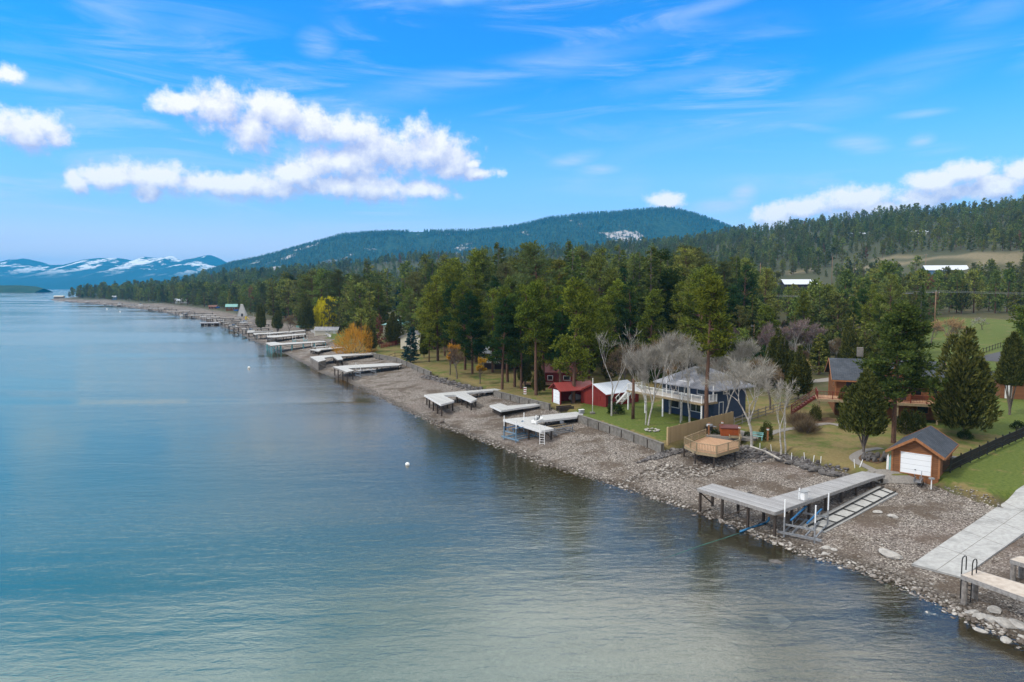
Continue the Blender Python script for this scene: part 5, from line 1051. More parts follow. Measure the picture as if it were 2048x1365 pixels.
# the far row of docks : laid out along the shore, each with its own length and end platform
def along(px0):
    i = np.argmin([abs(project(x, y, 0)[0] - px0) for x, y in shoreL]); a = shoreL[i]; t = shoreL[min(i + 1, len(shoreL) - 1)] - shoreL[max(i - 1, 0)]; t = t / np.linalg.norm(t); nrm = np.array([-t[1], t[0]]);
    nrm = nrm if nrm @ np.array([.76, .65]) > 0 else -nrm; return a, t, nrm
FARPX = [500, 491, 482, 473, 464, 455, 446, 438, 429, 420, 411, 402, 393, 384, 374, 364, 354, 344, 334, 324, 314, 303, 292, 281, 270, 259, 248, 237, 226, 214, 202, 190, 178, 166, 154, 142, 130, 118]
TENS = {1: 'first', 2: 'second', 3: 'third', 4: 'fourth', 5: 'fifth', 6: 'sixth', 7: 'seventh', 8: 'eighth', 9: 'ninth', 10: 'tenth', 11: 'eleventh', 12: 'twelfth', 13: 'thirteenth', 14: 'fourteenth', 15: 'fifteenth', 16: 'sixteenth', 17: 'seventeenth', 18: 'eighteenth', 19: 'nineteenth', 20: 'twentieth', 30: 'thirtieth'}
def ordn_(k): return TENS[k] if k in TENS else {2: 'twenty ', 3: 'thirty '}[k // 10] + TENS[k % 10]
FARD = [(p, ordn_(k + 1)) for k, p in enumerate(FARPX)]
fr = random.Random(5); farspots = []
for px0, ordn in FARD:
    a, t, nn = along(px0); L0 = fr.uniform(9, 17); w_ = fr.uniform(1.3, 2.0); zd = fr.uniform(1.9, 2.3); st = a + nn * (L0 + 1.0); en = a + nn * fr.uniform(-1.5, 1.0); e = fr.uniform(3, 6) * fr.choice((-1, 1)); q_ = en + nn * fr.uniform(1.6, 2.6)
    if e > 0: pw = [st - t * w_ / 2, st + t * w_ / 2, q_ + t * w_ / 2, q_ + t * e, en + t * e, en - t * w_ / 2]
    else: pw = [st - t * w_ / 2, st + t * w_ / 2, en + t * w_ / 2, en + t * e, q_ + t * e, q_ - t * w_ / 2]
    big = px0 < 300
    dm = fr.choice(['dock_pale', 'dock', 'dock_pale'])
    dock_w(f"small {'pale' if dm == 'dock_pale' else 'grey'} dock, {ordn} going left from the dock with three thin legs", [tuple(p) for p in pw], zd, math.atan2(nn[1], nn[0]), deckm=dm, step=5, brace=False, group='docks along the far shore', edgem=fr.choice(['dock_edge', 'timber_dark', 'dock_edge_white']))
    farspots.append((a, t, nn, px0))
# ---------------------------------------------------------------- paths, ramps (draped sheets)
def drape(name, quad, nu, nv, dz, m_, kind='structure', parent=None, thick=0.0):
    a, b, c, d = [np.array(p[:2]) for p in quad]; V = []
    for j in range(nv + 1):
        for i in range(nu + 1):
            u, v = i / nu, j / nv; p = (a * (1 - u) + b * u) * (1 - v) + (d * (1 - u) + c * u) * v; V.append(p)
    V = np.array(V); Z = terr(V[:, 0], V[:, 1]); Z = Z.reshape(nv + 1, nu + 1); Z = np.repeat(Z.max(1, keepdims=True), nu + 1, 1); k = np.array([1, 2, 3, 2, 1]) / 9
    Zp = np.pad(Z[:, 0], 2, 'edge'); zz = np.convolve(Zp, k, 'valid'); zz = np.maximum(zz, Z[:, 0] - .05); Z = np.repeat(zz[:, None], nu + 1, 1).ravel() + dz
    F = [(j * (nu + 1) + i, j * (nu + 1) + i + 1, (j + 1) * (nu + 1) + i + 1, (j + 1) * (nu + 1) + i) for j in range(nv) for i in range(nu)]
    V3 = np.c_[V, Z]; mb = MB(); mb.add(V3, F)
    if thick:
        n0 = len(V3); rim = [i for i in range(nu + 1)] + [j * (nu + 1) + nu for j in range(1, nv + 1)] + [nv * (nu + 1) + i for i in range(nu - 1, -1, -1)] + [j * (nu + 1) for j in range(nv - 1, 0, -1)]
        mb.add([V3[i] for i in rim] + [V3[i] - [0, 0, thick] for i in rim], [(i, len(rim) + i, len(rim) + (i + 1) % len(rim), (i + 1) % len(rim)) for i in range(len(rim))])
    o_ = mb.build(name, m_, parent); tag(o_, kind=kind) if kind else None
    return o_, V3.reshape(nv + 1, nu + 1, 3)
def strip(name, pts, wdt, m_, dz=.05):
    P = catmull([p[:2] for p in pts], 5); T = np.gradient(P, axis=0); T /= np.linalg.norm(T, axis=1, keepdims=True); N_ = np.c_[-T[:, 1], T[:, 0]]; V = []
    for p, n_ in zip(P, N_):
        for s_ in (-1, -.33, .33, 1): q_ = p + n_ * wdt / 2 * s_; V.append((q_[0], q_[1], 0))
    V = np.array(V); V[:, 2] = terr(V[:, 0], V[:, 1]) + dz; F = [(4 * j + i, 4 * j + i + 1, 4 * j + 4 + i + 1, 4 * j + 4 + i) for j in range(len(P) - 1) for i in range(3)]
    o_ = MB().add(V, F).build(name, m_, smooth=True); tag(o_, kind='structure'); return o_
gravelm = mat('path_gravel', (.27, .25, .23), (.19, .175, .16), 9, .95, .1, .5); asph = mat('driveway_asphalt', (.10, .10, .11), (.07, .07, .075), 6, .95, .1, .3)
soil = mat('garden_soil', (.16, .10, .06), (.10, .065, .04), 3, .95, .1, .6)
_, RV = drape('boat_ramp', [W(1823, 1127, .45), W(1923, 1154, .45), W(2125, 1010, 1.9), W(2052, 975, 1.9)], 4, 26, .07, M['concrete'], thick=.3)
mb = MB()
mid_ = (RV[:, 2] + RV[:, 2]) / 2
for a, b in zip(mid_, mid_[1:]): mb.bar(a + [0, 0, .001], b + [0, 0, .001], .035, .008)
for j in range(0, 27, 5): mb.bar(RV[j, 0] + [0, 0, .001], RV[j, -1] + [0, 0, .001], .03, .008)
o = mb.build('ramp_joints', M['concrete_dark']); tag(o, kind='structure')
strip('path', [G(1745, 955), G(1772, 946), G(1790, 947), G(1850, 957)], 2.2, gravelm, .06)
strip('path', [G(1752, 948), G(1716, 926), G(1708, 914), G(1730, 902), G(1762, 897)], .9, gravelm)
strip('path', [G(1500, 886), G(1530, 872), G(1560, 862), G(1620, 853), G(1660, 848), G(1700, 858)], 1.1, gravelm)
strip('path', [G(1600, 862), G(1625, 848), G(1670, 838)], 2.4, soil, .04)
strip('path', [G(1725, 922), G(1748, 916), G(1776, 914)], 3.0, soil, .04)
strip('driveway', [G(1968, 722), G(2000, 712), G(2060, 700), G(2150, 690)], 5, asph)
strip('driveway', [G(1540, 774), G(1590, 766), G(1640, 762), G(1720, 752)], 3, gravelm)
strip('road', [G(1640, 541), G(1700, 540), G(1780, 541), G(1860, 544)], 9, gravelm, .3) if False else None
# marine railway : slab, two rails, ties
rw = thing('boat_railway', 'pale concrete boat railway with steel rails and ties beside the weathered dock', 'boat railway', (0, 0, 0))
_, TV = drape('slab', [W(1598, 1052, .5), W(1650, 1063, .5), W(1796, 972, 2.0), W(1757, 958, 2.0)], 4, 16, .06, M['concrete'], None, rw, thick=.25)
mb = MB()
ra = [TV[j, 0] * .72 + TV[j, -1] * .28 + [0, 0, .10] for j in range(17)]; rb = [TV[j, 0] * .10 + TV[j, -1] * .90 + [0, 0, .10] for j in range(17)]
for L in (ra, rb):
    ob = MB()
    for a, b in zip(L, L[1:]): ob.bar(a, b, .07, .10)
    ob.build('rail', M['black'], rw)
for a, b in zip(ra[1::2], rb[1::2]): MB().bar(a + np.array([0, 0, -.04]), b + np.array([0, 0, -.04]), .08, .05).build('tie', M['black'], rw)
# ---------------------------------------------------------------- boat lifts
def lift(label, P, rz, w_=2.6, l_=3.6, h=1.4, fm='steel', bm_='blue', poles=4, base=True, ph=1.9):
    r = thing('boat_lift', label, 'boat lift', (P[0], P[1], P[2]), rz); m_ = M[fm]; f = MB()
    for x in (-l_ / 2, l_ / 2): f.bar((x, -w_ / 2 - .5, .16), (x, w_ / 2 + .5, .16), .13, .18)
    for y in (-w_ / 2, w_ / 2): f.bar((-l_ / 2, y, .22), (l_ / 2, y, .22), .10, .12)
    for y in (-.5, .5): f.bar((-l_ / 2, y, .30), (l_ / 2, y, .30), .10, .14)
    f.build('base_frame', m_, r)
    for x in (-l_ / 2, l_ / 2):
        for y in (-w_ / 2, w_ / 2): MB().box((x, y, h / 2 - .05), (.11, .11, h + .3)).build('leg', m_, r)
    c = MB()
    for x in (-l_ / 2 + .1, l_ / 2 - .1): c.bar((x, -w_ / 2, h * .62), (x, w_ / 2, h * .62), .09, .14); c.bar((x, -.55, h * .62), (x, -.55, h * .95), .07); c.bar((x, .55, h * .62), (x, .55, h * .95), .07)
    c.build('cradle', m_, r)
    for y in (-.6, .6): MB().bar((-l_ / 2 - .2, y, h), (l_ / 2 + .2, y, h), .13, .08).build('bunk', M[bm_], r)
    for x, y in [(-l_ / 2, -w_ / 2), (-l_ / 2, w_ / 2), (l_ / 2, -w_ / 2), (l_ / 2, w_ / 2)][:poles]: MB().tube((x, y, h * .7), (x + .03, y, h * .7 + ph), .055, .055, 8).build('guide_pole', M['pvc'], r)
    MB().box((l_ / 2, w_ / 2 + .12, h + .1), (.3, .22, .32)).tube((l_ / 2 - .02, w_ / 2 + .24, h + .1), (l_ / 2 - .02, w_ / 2 + .30, h + .1), .26, .26, 16).build('winch', m_, r)
    return r
g1 = G(1612, 1062); lift('grey steel boat lift with four white guide poles and blue bunks beside the weathered dock', (g1[0], g1[1], g1[2]), R(52), 2.3, 4.0, 1.35, 'steel', 'blue')
g1 = G(1040, 876); lift('blue steel boat lift with white poles at the outer end of the pale L dock', g1, R(40), 2.4, 3.4, 1.5, 'lift_blue', 'blue')
g1 = G(1118, 866); lift('low galvanised boat lift with wooden bunks behind the white ladder', g1, R(35), 2.0, 3.0, .9, 'steel', 'rail_wood', poles=0)
g1 = G(732, 752); lift('pale steel boat lift frame under the T ended dock', g1, R(35), 2.6, 3.6, 1.3, 'steel', 'pvc', poles=2)
for i, (px, py, lb) in enumerate([(600, 688, 'teal and white boat lift under the teal legged dock'), (640, 704, 'dark boat lift under the low grey dock'), (548, 680, 'small lift beside the end of the teal legged dock'), (438, 650, 'tall pale lift at the waterline among the far docks')]): lift(lb, G(px, py), R(40), 2.6, 4, 1.5, 'teal_steel' if i == 0 else ('timber_dark' if i == 1 else 'steel'), 'pvc', poles=4 if i in (0, 3) else 2)
# ladder on the pale dock, ladder on the corner dock, instrument box
def ladder(label, P, rz, zt, zb, m_, w_=.5, hoop=True):
    r = thing('ladder', label, 'ladder', (P[0], P[1], zb), rz); h = zt - zb
    for x in (-w_ / 2, w_ / 2):
        b = MB().tube((x, 0, 0), (x, 0, h + .75), .035, .035, 6)
        if hoop: b.path([(x, 0, h + .75), (x, .08, h + .92), (x, .3, h + .98), (x, .5, h + .9), (x, .55, h + .7), (x, .55, h)], .035, 6)
        b.build('side_rail', m_, r)
    n = int(h / .3)
    for k in range(n): MB().tube((-w_ / 2, 0, .15 + k * .3), (w_ / 2, 0, .15 + k * .3), .03, .03, 6).build('rung', m_, r)
p = W(1084, 863, 2.15); ladder('white ladder hanging from the end of the pale L dock', (p[0], p[1] - .25), R(-15), 2.15, H(p[0], p[1]) + .1, M['pvc'], .62, False)
p = W(1936, 1146, 2.0); ladder('dark steel ladder with hooped handles on the tan corner dock', (p[0] - .15, p[1] - .1), R(-58), 2.0, H(p[0], p[1]) + .1, M['black'], .6)
p = W(1608, 1000, 2.2); pb = thing('power_box', 'white power box standing on the weathered dock by the lift', 'box', (p[0], p[1], 2.2), R(35)); MB().box((0, 0, .35), (.55, .4, .7)).build('box_body', M['white'], pb, bevel=.03); MB().box((0, 0, .73), (.75, .55, .05)).build('lid', M['grey_mid'], pb)
p = W(1163, 827, 2.15); pb = thing('bench_box', 'grey storage box at the shore end of the pale L dock', 'box', (p[0], p[1], 2.15), R(20)); MB().box((0, 0, .25), (.7, .5, .5)).build('box_body', M['grey_mid'], pb, bevel=.03); MB().box((0, 0, .53), (.75, .55, .05)).build('lid', M['white'], pb)
p = W(1076, 846, 2.15); pb = thing('jet_ski', 'small white watercraft parked on the finger of the pale L dock', 'watercraft', (p[0], p[1], 2.15), R(60)); MB().add([(-1.1, -.4, .1), (.6, -.4, .1), (1.3, 0, .3), (.6, .4, .1), (-1.1, .4, .1), (-1.1, -.45, .45), (.5, -.42, .5), (1.35, 0, .6), (.5, .42, .5), (-1.1, .45, .45)], [(0, 1, 2, 3, 4), (9, 8, 7, 6, 5), (0, 5, 6, 1), (1, 6, 7, 2), (2, 7, 8, 3), (3, 8, 9, 4), (4, 9, 5, 0)]).build('hull', M['white'], pb); MB().box((-.4, 0, .65), (1.0, .35, .3)).build('seat', M['grey_mid'], pb, bevel=.06); MB().tube((.35, -.35, .95), (.35, .35, .95), .03).bar((.4, 0, .5), (.35, 0, .95), .12).build('handlebar', M['black'], pb)
# ---------------------------------------------------------------- hose and rope
def polytube(name, label, cat, pts, r, m_):
    o_ = MB().path(pts, r, 6).build(name, m_, smooth=True); tag(o_, label, cat); return o_
hp = [W(1538, 1037, 1.2), W(1537, 1043, .9), G(1531, 1048), G(1518, 1052), G(1505, 1056), (*W(1480, 1066, .0)[:2], .02)]
polytube('water_hose', 'bright blue water intake hose running from the weathered dock into the lake', 'hose', [(a, b, c + .07) for a, b, c in hp], .085, M['hose_blue'])
rp = [W(1480, 1066, .03), W(1450, 1076, .02), W(1400, 1092, .015), W(1350, 1110, .0), W(1312, 1122, -.08)]
polytube('rope', 'thin green rope lying on the shallow water beyond the blue hose', 'rope', rp, .022, M['hose_green'])
# ---------------------------------------------------------------- walls
def seawall(label, pts, top, m_, down=1.6, t=.3, panel=2.4, name='retaining_wall'):
    r = thing(name, label, 'wall', (pts[0][0], pts[0][1], 0)); o0 = Vector((pts[0][0], pts[0][1], 0)); wb = MB(); cp = MB()
    for i, (a, b) in enumerate(zip(pts, pts[1:])):
        a = Vector((a[0], a[1], top - down / 2)) - o0; b = Vector((b[0], b[1], top - down / 2)) - o0; wb.bar(a, b, t, down - .004 * i); up_ = Vector((0, 0, down / 2 + .04 + .003 * i)); cp.bar(a + up_, b + up_, t + .1, .09)
        d = (b - a); n_ = max(1, int(d.length / panel)); nr = Vector((d.y, -d.x, 0)).normalized(); nr = nr if nr.dot(Vector((-.76, -.65, 0))) > 0 else -nr
        for k in range(n_ + 1): p_ = a + d * (k / n_) + nr * (t / 2 + .03); MB().box((p_.x, p_.y, p_.z - .02), (.10, .10, down * .94)).build('buttress', M['timber_dark'], r)
    wb.build('wall_panel', m_, r); cp.build('coping', m_, r); return r
seawall('grey concrete seawall below the lawn between the pale L dock and the timber deck', [W(1158, 833, 2.2), W(1245, 861.5, 2.2), W(1326, 891, 2.2)], 2.35, M['concrete_dark'], 1.7)
seawall('low concrete seawall between the long dock and the boat shed', [W(988, 783, 2.2), W(1040, 795.5, 2.2), W(1100, 810, 2.2)], 2.3, M['concrete_dark'], 1.2, .25)
seawall('low concrete seawall in front of the picnic lawn', [W(744, 707.5, 2.2), W(795, 717.5, 2.2), W(862, 745.5, 2.2)], 2.3, M['concrete_dark'], 1.3, .3, 5)
seawall('pale concrete seawall in front of the white garage', [W(622, 661, 2.2), W(648, 666, 2.2), W(662, 672, 2.2)], 2.35, M['concrete'], 1.3, .4, 9)
# ---------------------------------------------------------------- patio
def local(pts, o0): return [(a[0] - o0[0], a[1] - o0[1]) for a in pts]
dp = [W(x, y, 2.55) for x, y in [(1369, 890), (1411, 873.5), (1480, 884), (1478, 895), (1433, 908), (1393, 902)]]; o0 = dp[0]
pd = thing('patio_deck', 'angular timber deck with pale railing jutting over the dark riprap', 'deck', (o0[0], o0[1], 0)); L = local(dp, o0)
MB().prism(L, 2.45, 2.55).build('floor', M['deck_wood'], pd); fb = MB()
for a, b in zip(L, L[1:] + L[:1]): fb.bar((*a, 2.33), (*b, 2.33), .06, .32)
fb.build('fascia', M['rail_wood'], pd)
railing(pd, [(*L[1], 2.55), (*L[0], 2.55), (*L[5], 2.55), (*L[4], 2.55), (*L[3], 2.55), (*L[2], 2.55)], .85, .16, M['rail_wood'], .13)
for k in (0, 3, 4, 5): g_ = H(dp[k][0], dp[k][1]); MB().box((L[k][0] * .94, L[k][1] * .94 + .1, (2.4 + g_ - .3) / 2), (.16, .16, 2.4 - g_ + .3)).build('support_post', M['timber_dark'], pd)
pt = [G(1411, 880), G(1482, 889), G(1512, 886), G(1515, 872), G(1470, 858), G(1425, 862)]
V = np.array([(p[0], p[1]) for p in pt]); cx_, cy_ = V.mean(0); zz = terr(V[:, 0], V[:, 1]).max() + .08
o = MB().prism([tuple(v) for v in V], zz - .35, zz).build('patio', gravelm); tag(o, kind='structure')
def G2(px, py, z=None): p = G(px, py); return (p[0], p[1], max(p[2], zz) if z is None else z)
ht = thing('hot_tub', 'square hot tub with orange wood sides and dark red cover on the patio', 'hot tub', G2(1458, 872), R(-12)); MB().box((0, 0, .45), (2.1, 2.1, .9)).build('tub', M['spa'], ht, bevel=.04); MB().box((0, 0, .95), (2.25, 2.25, .12)).build('cover', M['spa_lid'], ht, bevel=.03)
gr = thing('grill', 'covered metal grill standing on the patio by the board fence', 'grill', G2(1418, 868), R(-10)); MB().box((0, 0, .55), (.8, .5, .5)).build('cabinet', M['black'], gr); MB().tube((-.38, 0, .85), (.38, 0, .85), .26, .26, 12).build('hood', M['steel'], gr, smooth=True); MB().box((.62, 0, .8), (.4, .45, .04)).build('side_shelf', M['steel'], gr)
for x in (-.35, .35): MB().box((x, 0, .16), (.05, .4, .32)).build('leg', M['black'], gr)
bn = thing('bench', 'pale green garden bench behind the cottonwood trunk', 'bench', G2(1514, 884), R(-30))
for k in range(3): MB().box((0, -.2 + k * .16, .45), (1.3, .13, .04)).build('seat_slat', M['teal_roof'], bn)
for k in range(2): MB().box((0, .26, .65 + k * .17), (1.3, .04, .12)).build('back_slat', M['teal_roof'], bn)
for x in (-.55, .55): MB().box((x, 0, .22), (.07, .5, .44)).box((x, .28, .6), (.06, .06, .5)).build('leg', M['teal_roof'], bn)
for (px, py, lb) in [(1417, 880, 'orange wooden light post at the inner corner of the timber deck'), (1444, 876, 'orange wooden light post by the dark patio bush'), (1478, 893, 'orange wooden light post at the right end of the deck railing'), (1535, 884, 'orange wooden light post at the edge of the lawn by the conical shrub')]:
    t_ = thing('light_post', lb, 'light post', G2(px, py)); MB().box((0, 0, .6), (.16, .16, 1.2)).build('post', M['cedar_trim'], t_); MB().box((0, 0, 1.3), (.22, .22, .2)).build('lamp_box', M['white'], t_, bevel=.02); MB().box((0, 0, 1.43), (.28, .28, .06)).build('cap', M['cedar_trim'], t_)
fp = thing('planter', 'low square wooden planter in the paving before the hot tub', 'planter', G2(1470, 884), R(-15)); MB().box((0, -.6, .12), (1.4, .1, .24)).box((0, .6, .12), (1.4, .1, .24)).box((-.65, 0, .12), (.1, 1.1, .24)).box((.65, 0, .12), (.1, 1.1, .24)).build('frame', M['rail_wood'], fp); MB().box((0, 0, .07), (1.19, 1.09, .14)).build('soil', soil, fp)
# privacy fence
fa = G(1336, 888); fb_ = G(1466, 850); fr_ = thing('board_fence', 'tall timber board fence screening the patio from the blue house', 'fence', (fa[0], fa[1], min(fa[2], 2.3)), math.atan2(fb_[1] - fa[1], fb_[0] - fa[0])); Lf = math.hypot(fb_[1] - fa[1], fb_[0] - fa[0])
MB().box((Lf / 2, 0, .95), (Lf, .05, 1.9)).build('boards', M['fence_wood'], fr_)
for k in range(int(Lf / 2.4) + 1): MB().box((k * 2.4, .09, .95), (.12, .12, 2.0)).build('post', M['rail_wood'], fr_)
MB().box((-.12, -.02, .9), (.2, .2, 2.1)).build('end_post', M['fence_wood'], fr_)
def rail_fence(name, label, px, n_rails=3, h=1.2, m_='timber_grey', step=2.6, picket=False, pr=.1):
    P = [Vector(G(*p)) for p in px]; r = thing(name, label, 'fence', P[0]); o0 = P[0]; posts = []
    for a, b in zip(P, P[1:]):
        n_ = max(1, round((b - a).xy.length / step))
        for k in range(n_): q_ = a + (b - a) * (k / n_); posts.append(Vector((q_.x, q_.y, H(q_.x, q_.y))))
    posts.append(P[-1]); posts = [p - o0 for p in posts]
    for p in posts: MB().box((p.x, p.y, p.z + h / 2), (pr, pr, h + .25)).build('post', M[m_], r)
    for k in range(n_rails):
        z_ = h * (.93 - k * (.72 if picket else .75) / max(1, n_rails - 1)); b = MB()
        for a, c in zip(posts, posts[1:]): b.bar(a + Vector((0, 0, z_)), c + Vector((0, 0, z_)), .045, .045 if picket else .10)
        b.build('rail', M[m_], r)
    if picket:
        b = MB()
        for a, c in zip(posts, posts[1:]):
            n_ = int((c - a).length / .115)
            for k in range(1, n_): q_ = a + (c - a) * (k / n_); b.box((q_.x, q_.y, q_.z + h * .53), (.028, .028, h * .84))
        b.build('pickets', M[m_], r)
    return r
rail_fence('metal_fence', 'black metal picket fence climbing from the boathouse beside the right lawn', [(1866, 960), (1900, 946), (1940, 926), (1990, 902), (2056, 873)], 3, 1.35, 'black', 2.3, True, .09)
rail_fence('rail_fence', 'grey split rail fence between the blue house and the brown house', [(1468, 855), (1500, 842), (1560, 822), (1618, 802)], 3, 1.2, 'timber_grey', 2.6)
rail_fence('rail_fence', 'dark rail fence along the driveway of the right meadow', [(1966, 708), (1990, 699), (2020, 690), (2060, 676)], 2, 1.2, 'timber_dark', 3)
rail_fence('red_fence', 'dark red board fence at the back of the picnic lawn', [(762, 698), (790, 692), (808, 684)], 3, 1.5, 'barn_red', 2.0, True)
rail_fence('wire_fence', 'low post fence at the left side of the picnic lawn', [(778, 715), (790, 714), (806, 713)], 2, 1.0, 'timber_dark', 2.2)
# stakes
for i, (px, py, dx_) in enumerate([(1519.7, 893.5, .0), (1543, 903, -.12), (1582.5, 920, .02), (1609.6, 920, -.12), (1626, 925.5, .1), (1641, 927.5, .03), (1709.4, 934.7, -.1), (1718.7, 934.7, .3)]):
    g_ = G(px, py); lb = ['first', 'second', 'third', 'fourth', 'fifth', 'sixth', 'seventh', 'eighth'][i]
    o = MB().tube((g_[0], g_[1], g_[2] - .1), (g_[0] + dx_, g_[1], g_[2] + .78), .035, .035, 6).build('stake', M['pvc']); tag(o, f'{lb} white marker stake from the left along the lawn edge', 'stake', 'white stakes along the lawn edge')
# fire ring, flag pole, snag, buoys, boards
fr0 = G(1304, 862); ring = thing('fire_ring', 'ring of loose stones around a fire pit on the lawn', 'fire pit', fr0)
def rock_me(name, m_, seed, sq=(1, .8, .5), n=1):
    r_ = np.random.default_rng(seed); bm = bmesh.new(); bmesh.ops.create_icosphere(bm, subdivisions=2, radius=1.0); pl = r_.normal(size=(9, 3)); pl /= np.linalg.norm(pl, axis=1, keepdims=True); dd = r_.uniform(.55, .95, 9)
    for v in bm.verts:
        p = np.array(v.co)
        for a, b in zip(pl, dd):
            k = p @ a
            if k > b: p = p - a * (k - b)
        v.co = Vector(p * sq)
    me = bpy.data.meshes.new(name); bm.to_mesh(me); bm.free(); me.materials.append(m_); return me
RK = [rock_me('boulder', M['rock'], i, (1, .75, .5)) for i in range(4)]; RP = [rock_me('pale_boulder', M['rock_pale'], 9 + i, (1, .75, .42)) for i in range(4)]
for k in range(9): t_ = 6.28 * k / 9; o = link('stone', RP[k % 4], ring); o.location = (.75 * math.cos(t_), .75 * math.sin(t_), .12); o.scale = (.28,) * 3; o.rotation_euler = (0, 0, k * 1.7)
pz_ = G(1185, 828); fpz = thing('flag_pole', 'bare white flag pole standing in front of the red shed', 'flag pole', pz_); MB().tube((0, 0, 0), (0, 0, 5.0), .05, .035, 8).build('pole', M['pvc'], fpz, smooth=True); MB().tube((0, 0, 5), (0, 0, 5.1), .07, .05, 8).build('cap', M['white'], fpz); MB().box((0, 0, .12), (.7, .6, .3)).build('base', M['concrete_dark'], fpz, bevel=.04)
pz_ = G(1266, 838); dx, dy, dz = ray(1266, 758); sn_ = MB().tube((*pz_[:2], pz_[2] - .2), (pz_[0], pz_[1], CAMZ + dz / dy * pz_[1]), .24, .17, 9).build('tree_snag', M['bark_pine'], smooth=True); tag(sn_, 'limbless dead trunk standing right of the white birch', 'dead tree')
def buoy(label, px, py, r):
    p = W(px, py, 0); b = thing('buoy', label, 'buoy', p); bm = bmesh.new(); bmesh.ops.create_uvsphere(bm, u_segments=20, v_segments=12, radius=r); me = bpy.data.meshes.new('buoy'); bm.to_mesh(me); bm.free(); me.materials.append(M['buoy']); [setattr(f, 'use_smooth', True) for f in me.polygons]; o_ = link('float', me, b); o_.location = (0, 0, r * .45); MB().tube((0, 0, r * 1.38), (0, 0, r * 1.6), r * .16, r * .16, 8).build('eye', M['steel'], b)
buoy('white mooring buoy floating nearest the camera', 815, 931, .24); buoy('white mooring buoy off the F shaped grey dock', 498, 737, .32); buoy('far white mooring buoy in front of the wooded point', 214, 619, .6); buoy('tiny white mooring buoy off the far dock row', 240, 624, .5)
sg = thing('striped_sign', 'small red and white striped board at the foot of the leaning pine', 'sign', G(1050, 789), R(-15))
MB().box((0, .03, .6), (.5, .05, 1.2)).build('board', M['white'], sg)
for k in range(3): MB().box((0, -.005, .25 + k * .36), (.46, .02, .16)).build('stripe', M['red_metal'], sg)
pt_ = thing('picnic_table', 'grey picnic table under the spruce on the picnic lawn', 'picnic table', G(820, 722), R(10)); MB().box((0, 0, .75), (1.8, .75, .06)).build('tabletop', M['timber_grey'], pt_)
for y in (-.65, .65): MB().box((0, y, .45), (1.8, .26, .05)).build('seat', M['timber_grey'], pt_)
for x in (-.7, .7): MB().bar((x, -.6, 0), (x, .25, .72), .09).bar((x, .6, 0), (x, -.25, .72), .09).box((x, 0, .42), (.06, 1.4, .08)).build('leg', M['timber_grey'], pt_)
cv = thing('covered_boat', 'small boat under a pale cover leaning beside the red shed', 'boat', G(1158, 799), R(40)); MB().add([(-2, -.7, .3), (1.2, -.7, .3), (2.2, 0, .5), (1.2, .7, .3), (-2, .7, .3), (-1.8, -.35, 0), (1, -.3, 0), (1.6, 0, .1), (1, .3, 0), (-1.8, .35, 0), (-1.8, 0, 1.0), (1.0, 0, .9)], [(5, 6, 7, 8, 9), (0, 5, 9, 4), (0, 1, 6, 5), (1, 2, 7, 6), (2, 3, 8, 7), (3, 4, 9, 8), (0, 10, 11, 1), (1, 11, 2), (2, 11, 3), (3, 11, 10, 4), (0, 4, 10)]).build('hull', M['white'], cv); MB().bar((-1.5, -.5, .05), (-1.5, .5, .05), .1).bar((1, -.4, .05), (1, .4, .05), .1).build('block', M['timber_dark'], cv)
cr = thing('crates', 'jumbled dark timber crib beside the boat shed slip', 'crib', G(1130, 822), R(20))
for k in range(3): MB().bar((-1.2, -.5, .1 + k * .25), (1.2, -.5, .1 + k * .25), .2).bar((-1.2, .5, .1 + k * .25), (1.2, .5, .1 + k * .25), .2).build('timber', M['timber_dark'], cr)
cr.name = 'timber_crib'
dr_ = MB().path([W(1500, 893, 2.2), W(1530, 903, 1.95), W(1560, 919, 1.7)], .11, 7).build('driftwood_log', M['bark_white'], smooth=True); tag(dr_, 'long bleached log lying below the lawn right of the timber deck', 'log')
ld = MB().path([G(870, 848), (*G(888, 846)[:2], G(888, 846)[2] + .25)], .2, 7).build('driftwood_log', M['bark_grey'], smooth=True); tag(ld, 'dark log lying at the waterline below the F shaped pale dock', 'log')
kb = thing('paddle_boards', 'white and teal boards leaning on the left wall of the boathouse', 'paddle boards', G(1779, 940), R(-35))
for k, m_ in enumerate(('white', 'teal_roof', 'blue')): MB().add([(-.30 + k * .22, .0, 0), (-.1 + k * .22, 0, 0), (-.1 + k * .22, .15, 1.2), (-.2 + k * .22, .2, 1.55), (-.30 + k * .22, .15, 1.2), (-.30 + k * .22, .06, 0), (-.1 + k * .22, .06, 0), (-.1 + k * .22, .21, 1.2), (-.2 + k * .22, .26, 1.55), (-.30 + k * .22, .21, 1.2)], [(0, 1, 2, 3, 4), (9, 8, 7, 6, 5), (0, 5, 6, 1), (1, 6, 7, 2), (2, 7, 8, 3), (3, 8, 9, 4), (4, 9, 5, 0)]).build('board', M[m_], kb)
wp = thing('mooring_post', 'short white post with a blue top at the foot of the black fence', 'post', G(1862, 979)); MB().tube((0, 0, -.1), (0, 0, .95), .05, .05, 8).build('post', M['pvc'], wp); MB().box((0, 0, 1.02), (.4, .3, .12)).build('cap', M['grey_mid'], wp)
dc = thing('dock_cart', 'tangle of grey metal cart and racks in front of the boathouse corner', 'cart', G(1836, 972), R(50))
MB().box((0, 0, .45), (1.1, .6, .04)).box((0, -.3, .6), (1.1, .03, .3)).box((0, .3, .6), (1.1, .03, .3)).build('tray', M['steel'], dc)
for x in (-.4, .4): MB().tube((x, -.38, .2), (x, -.32, .2), .2, .2, 14).build('wheel', M['black'], dc)
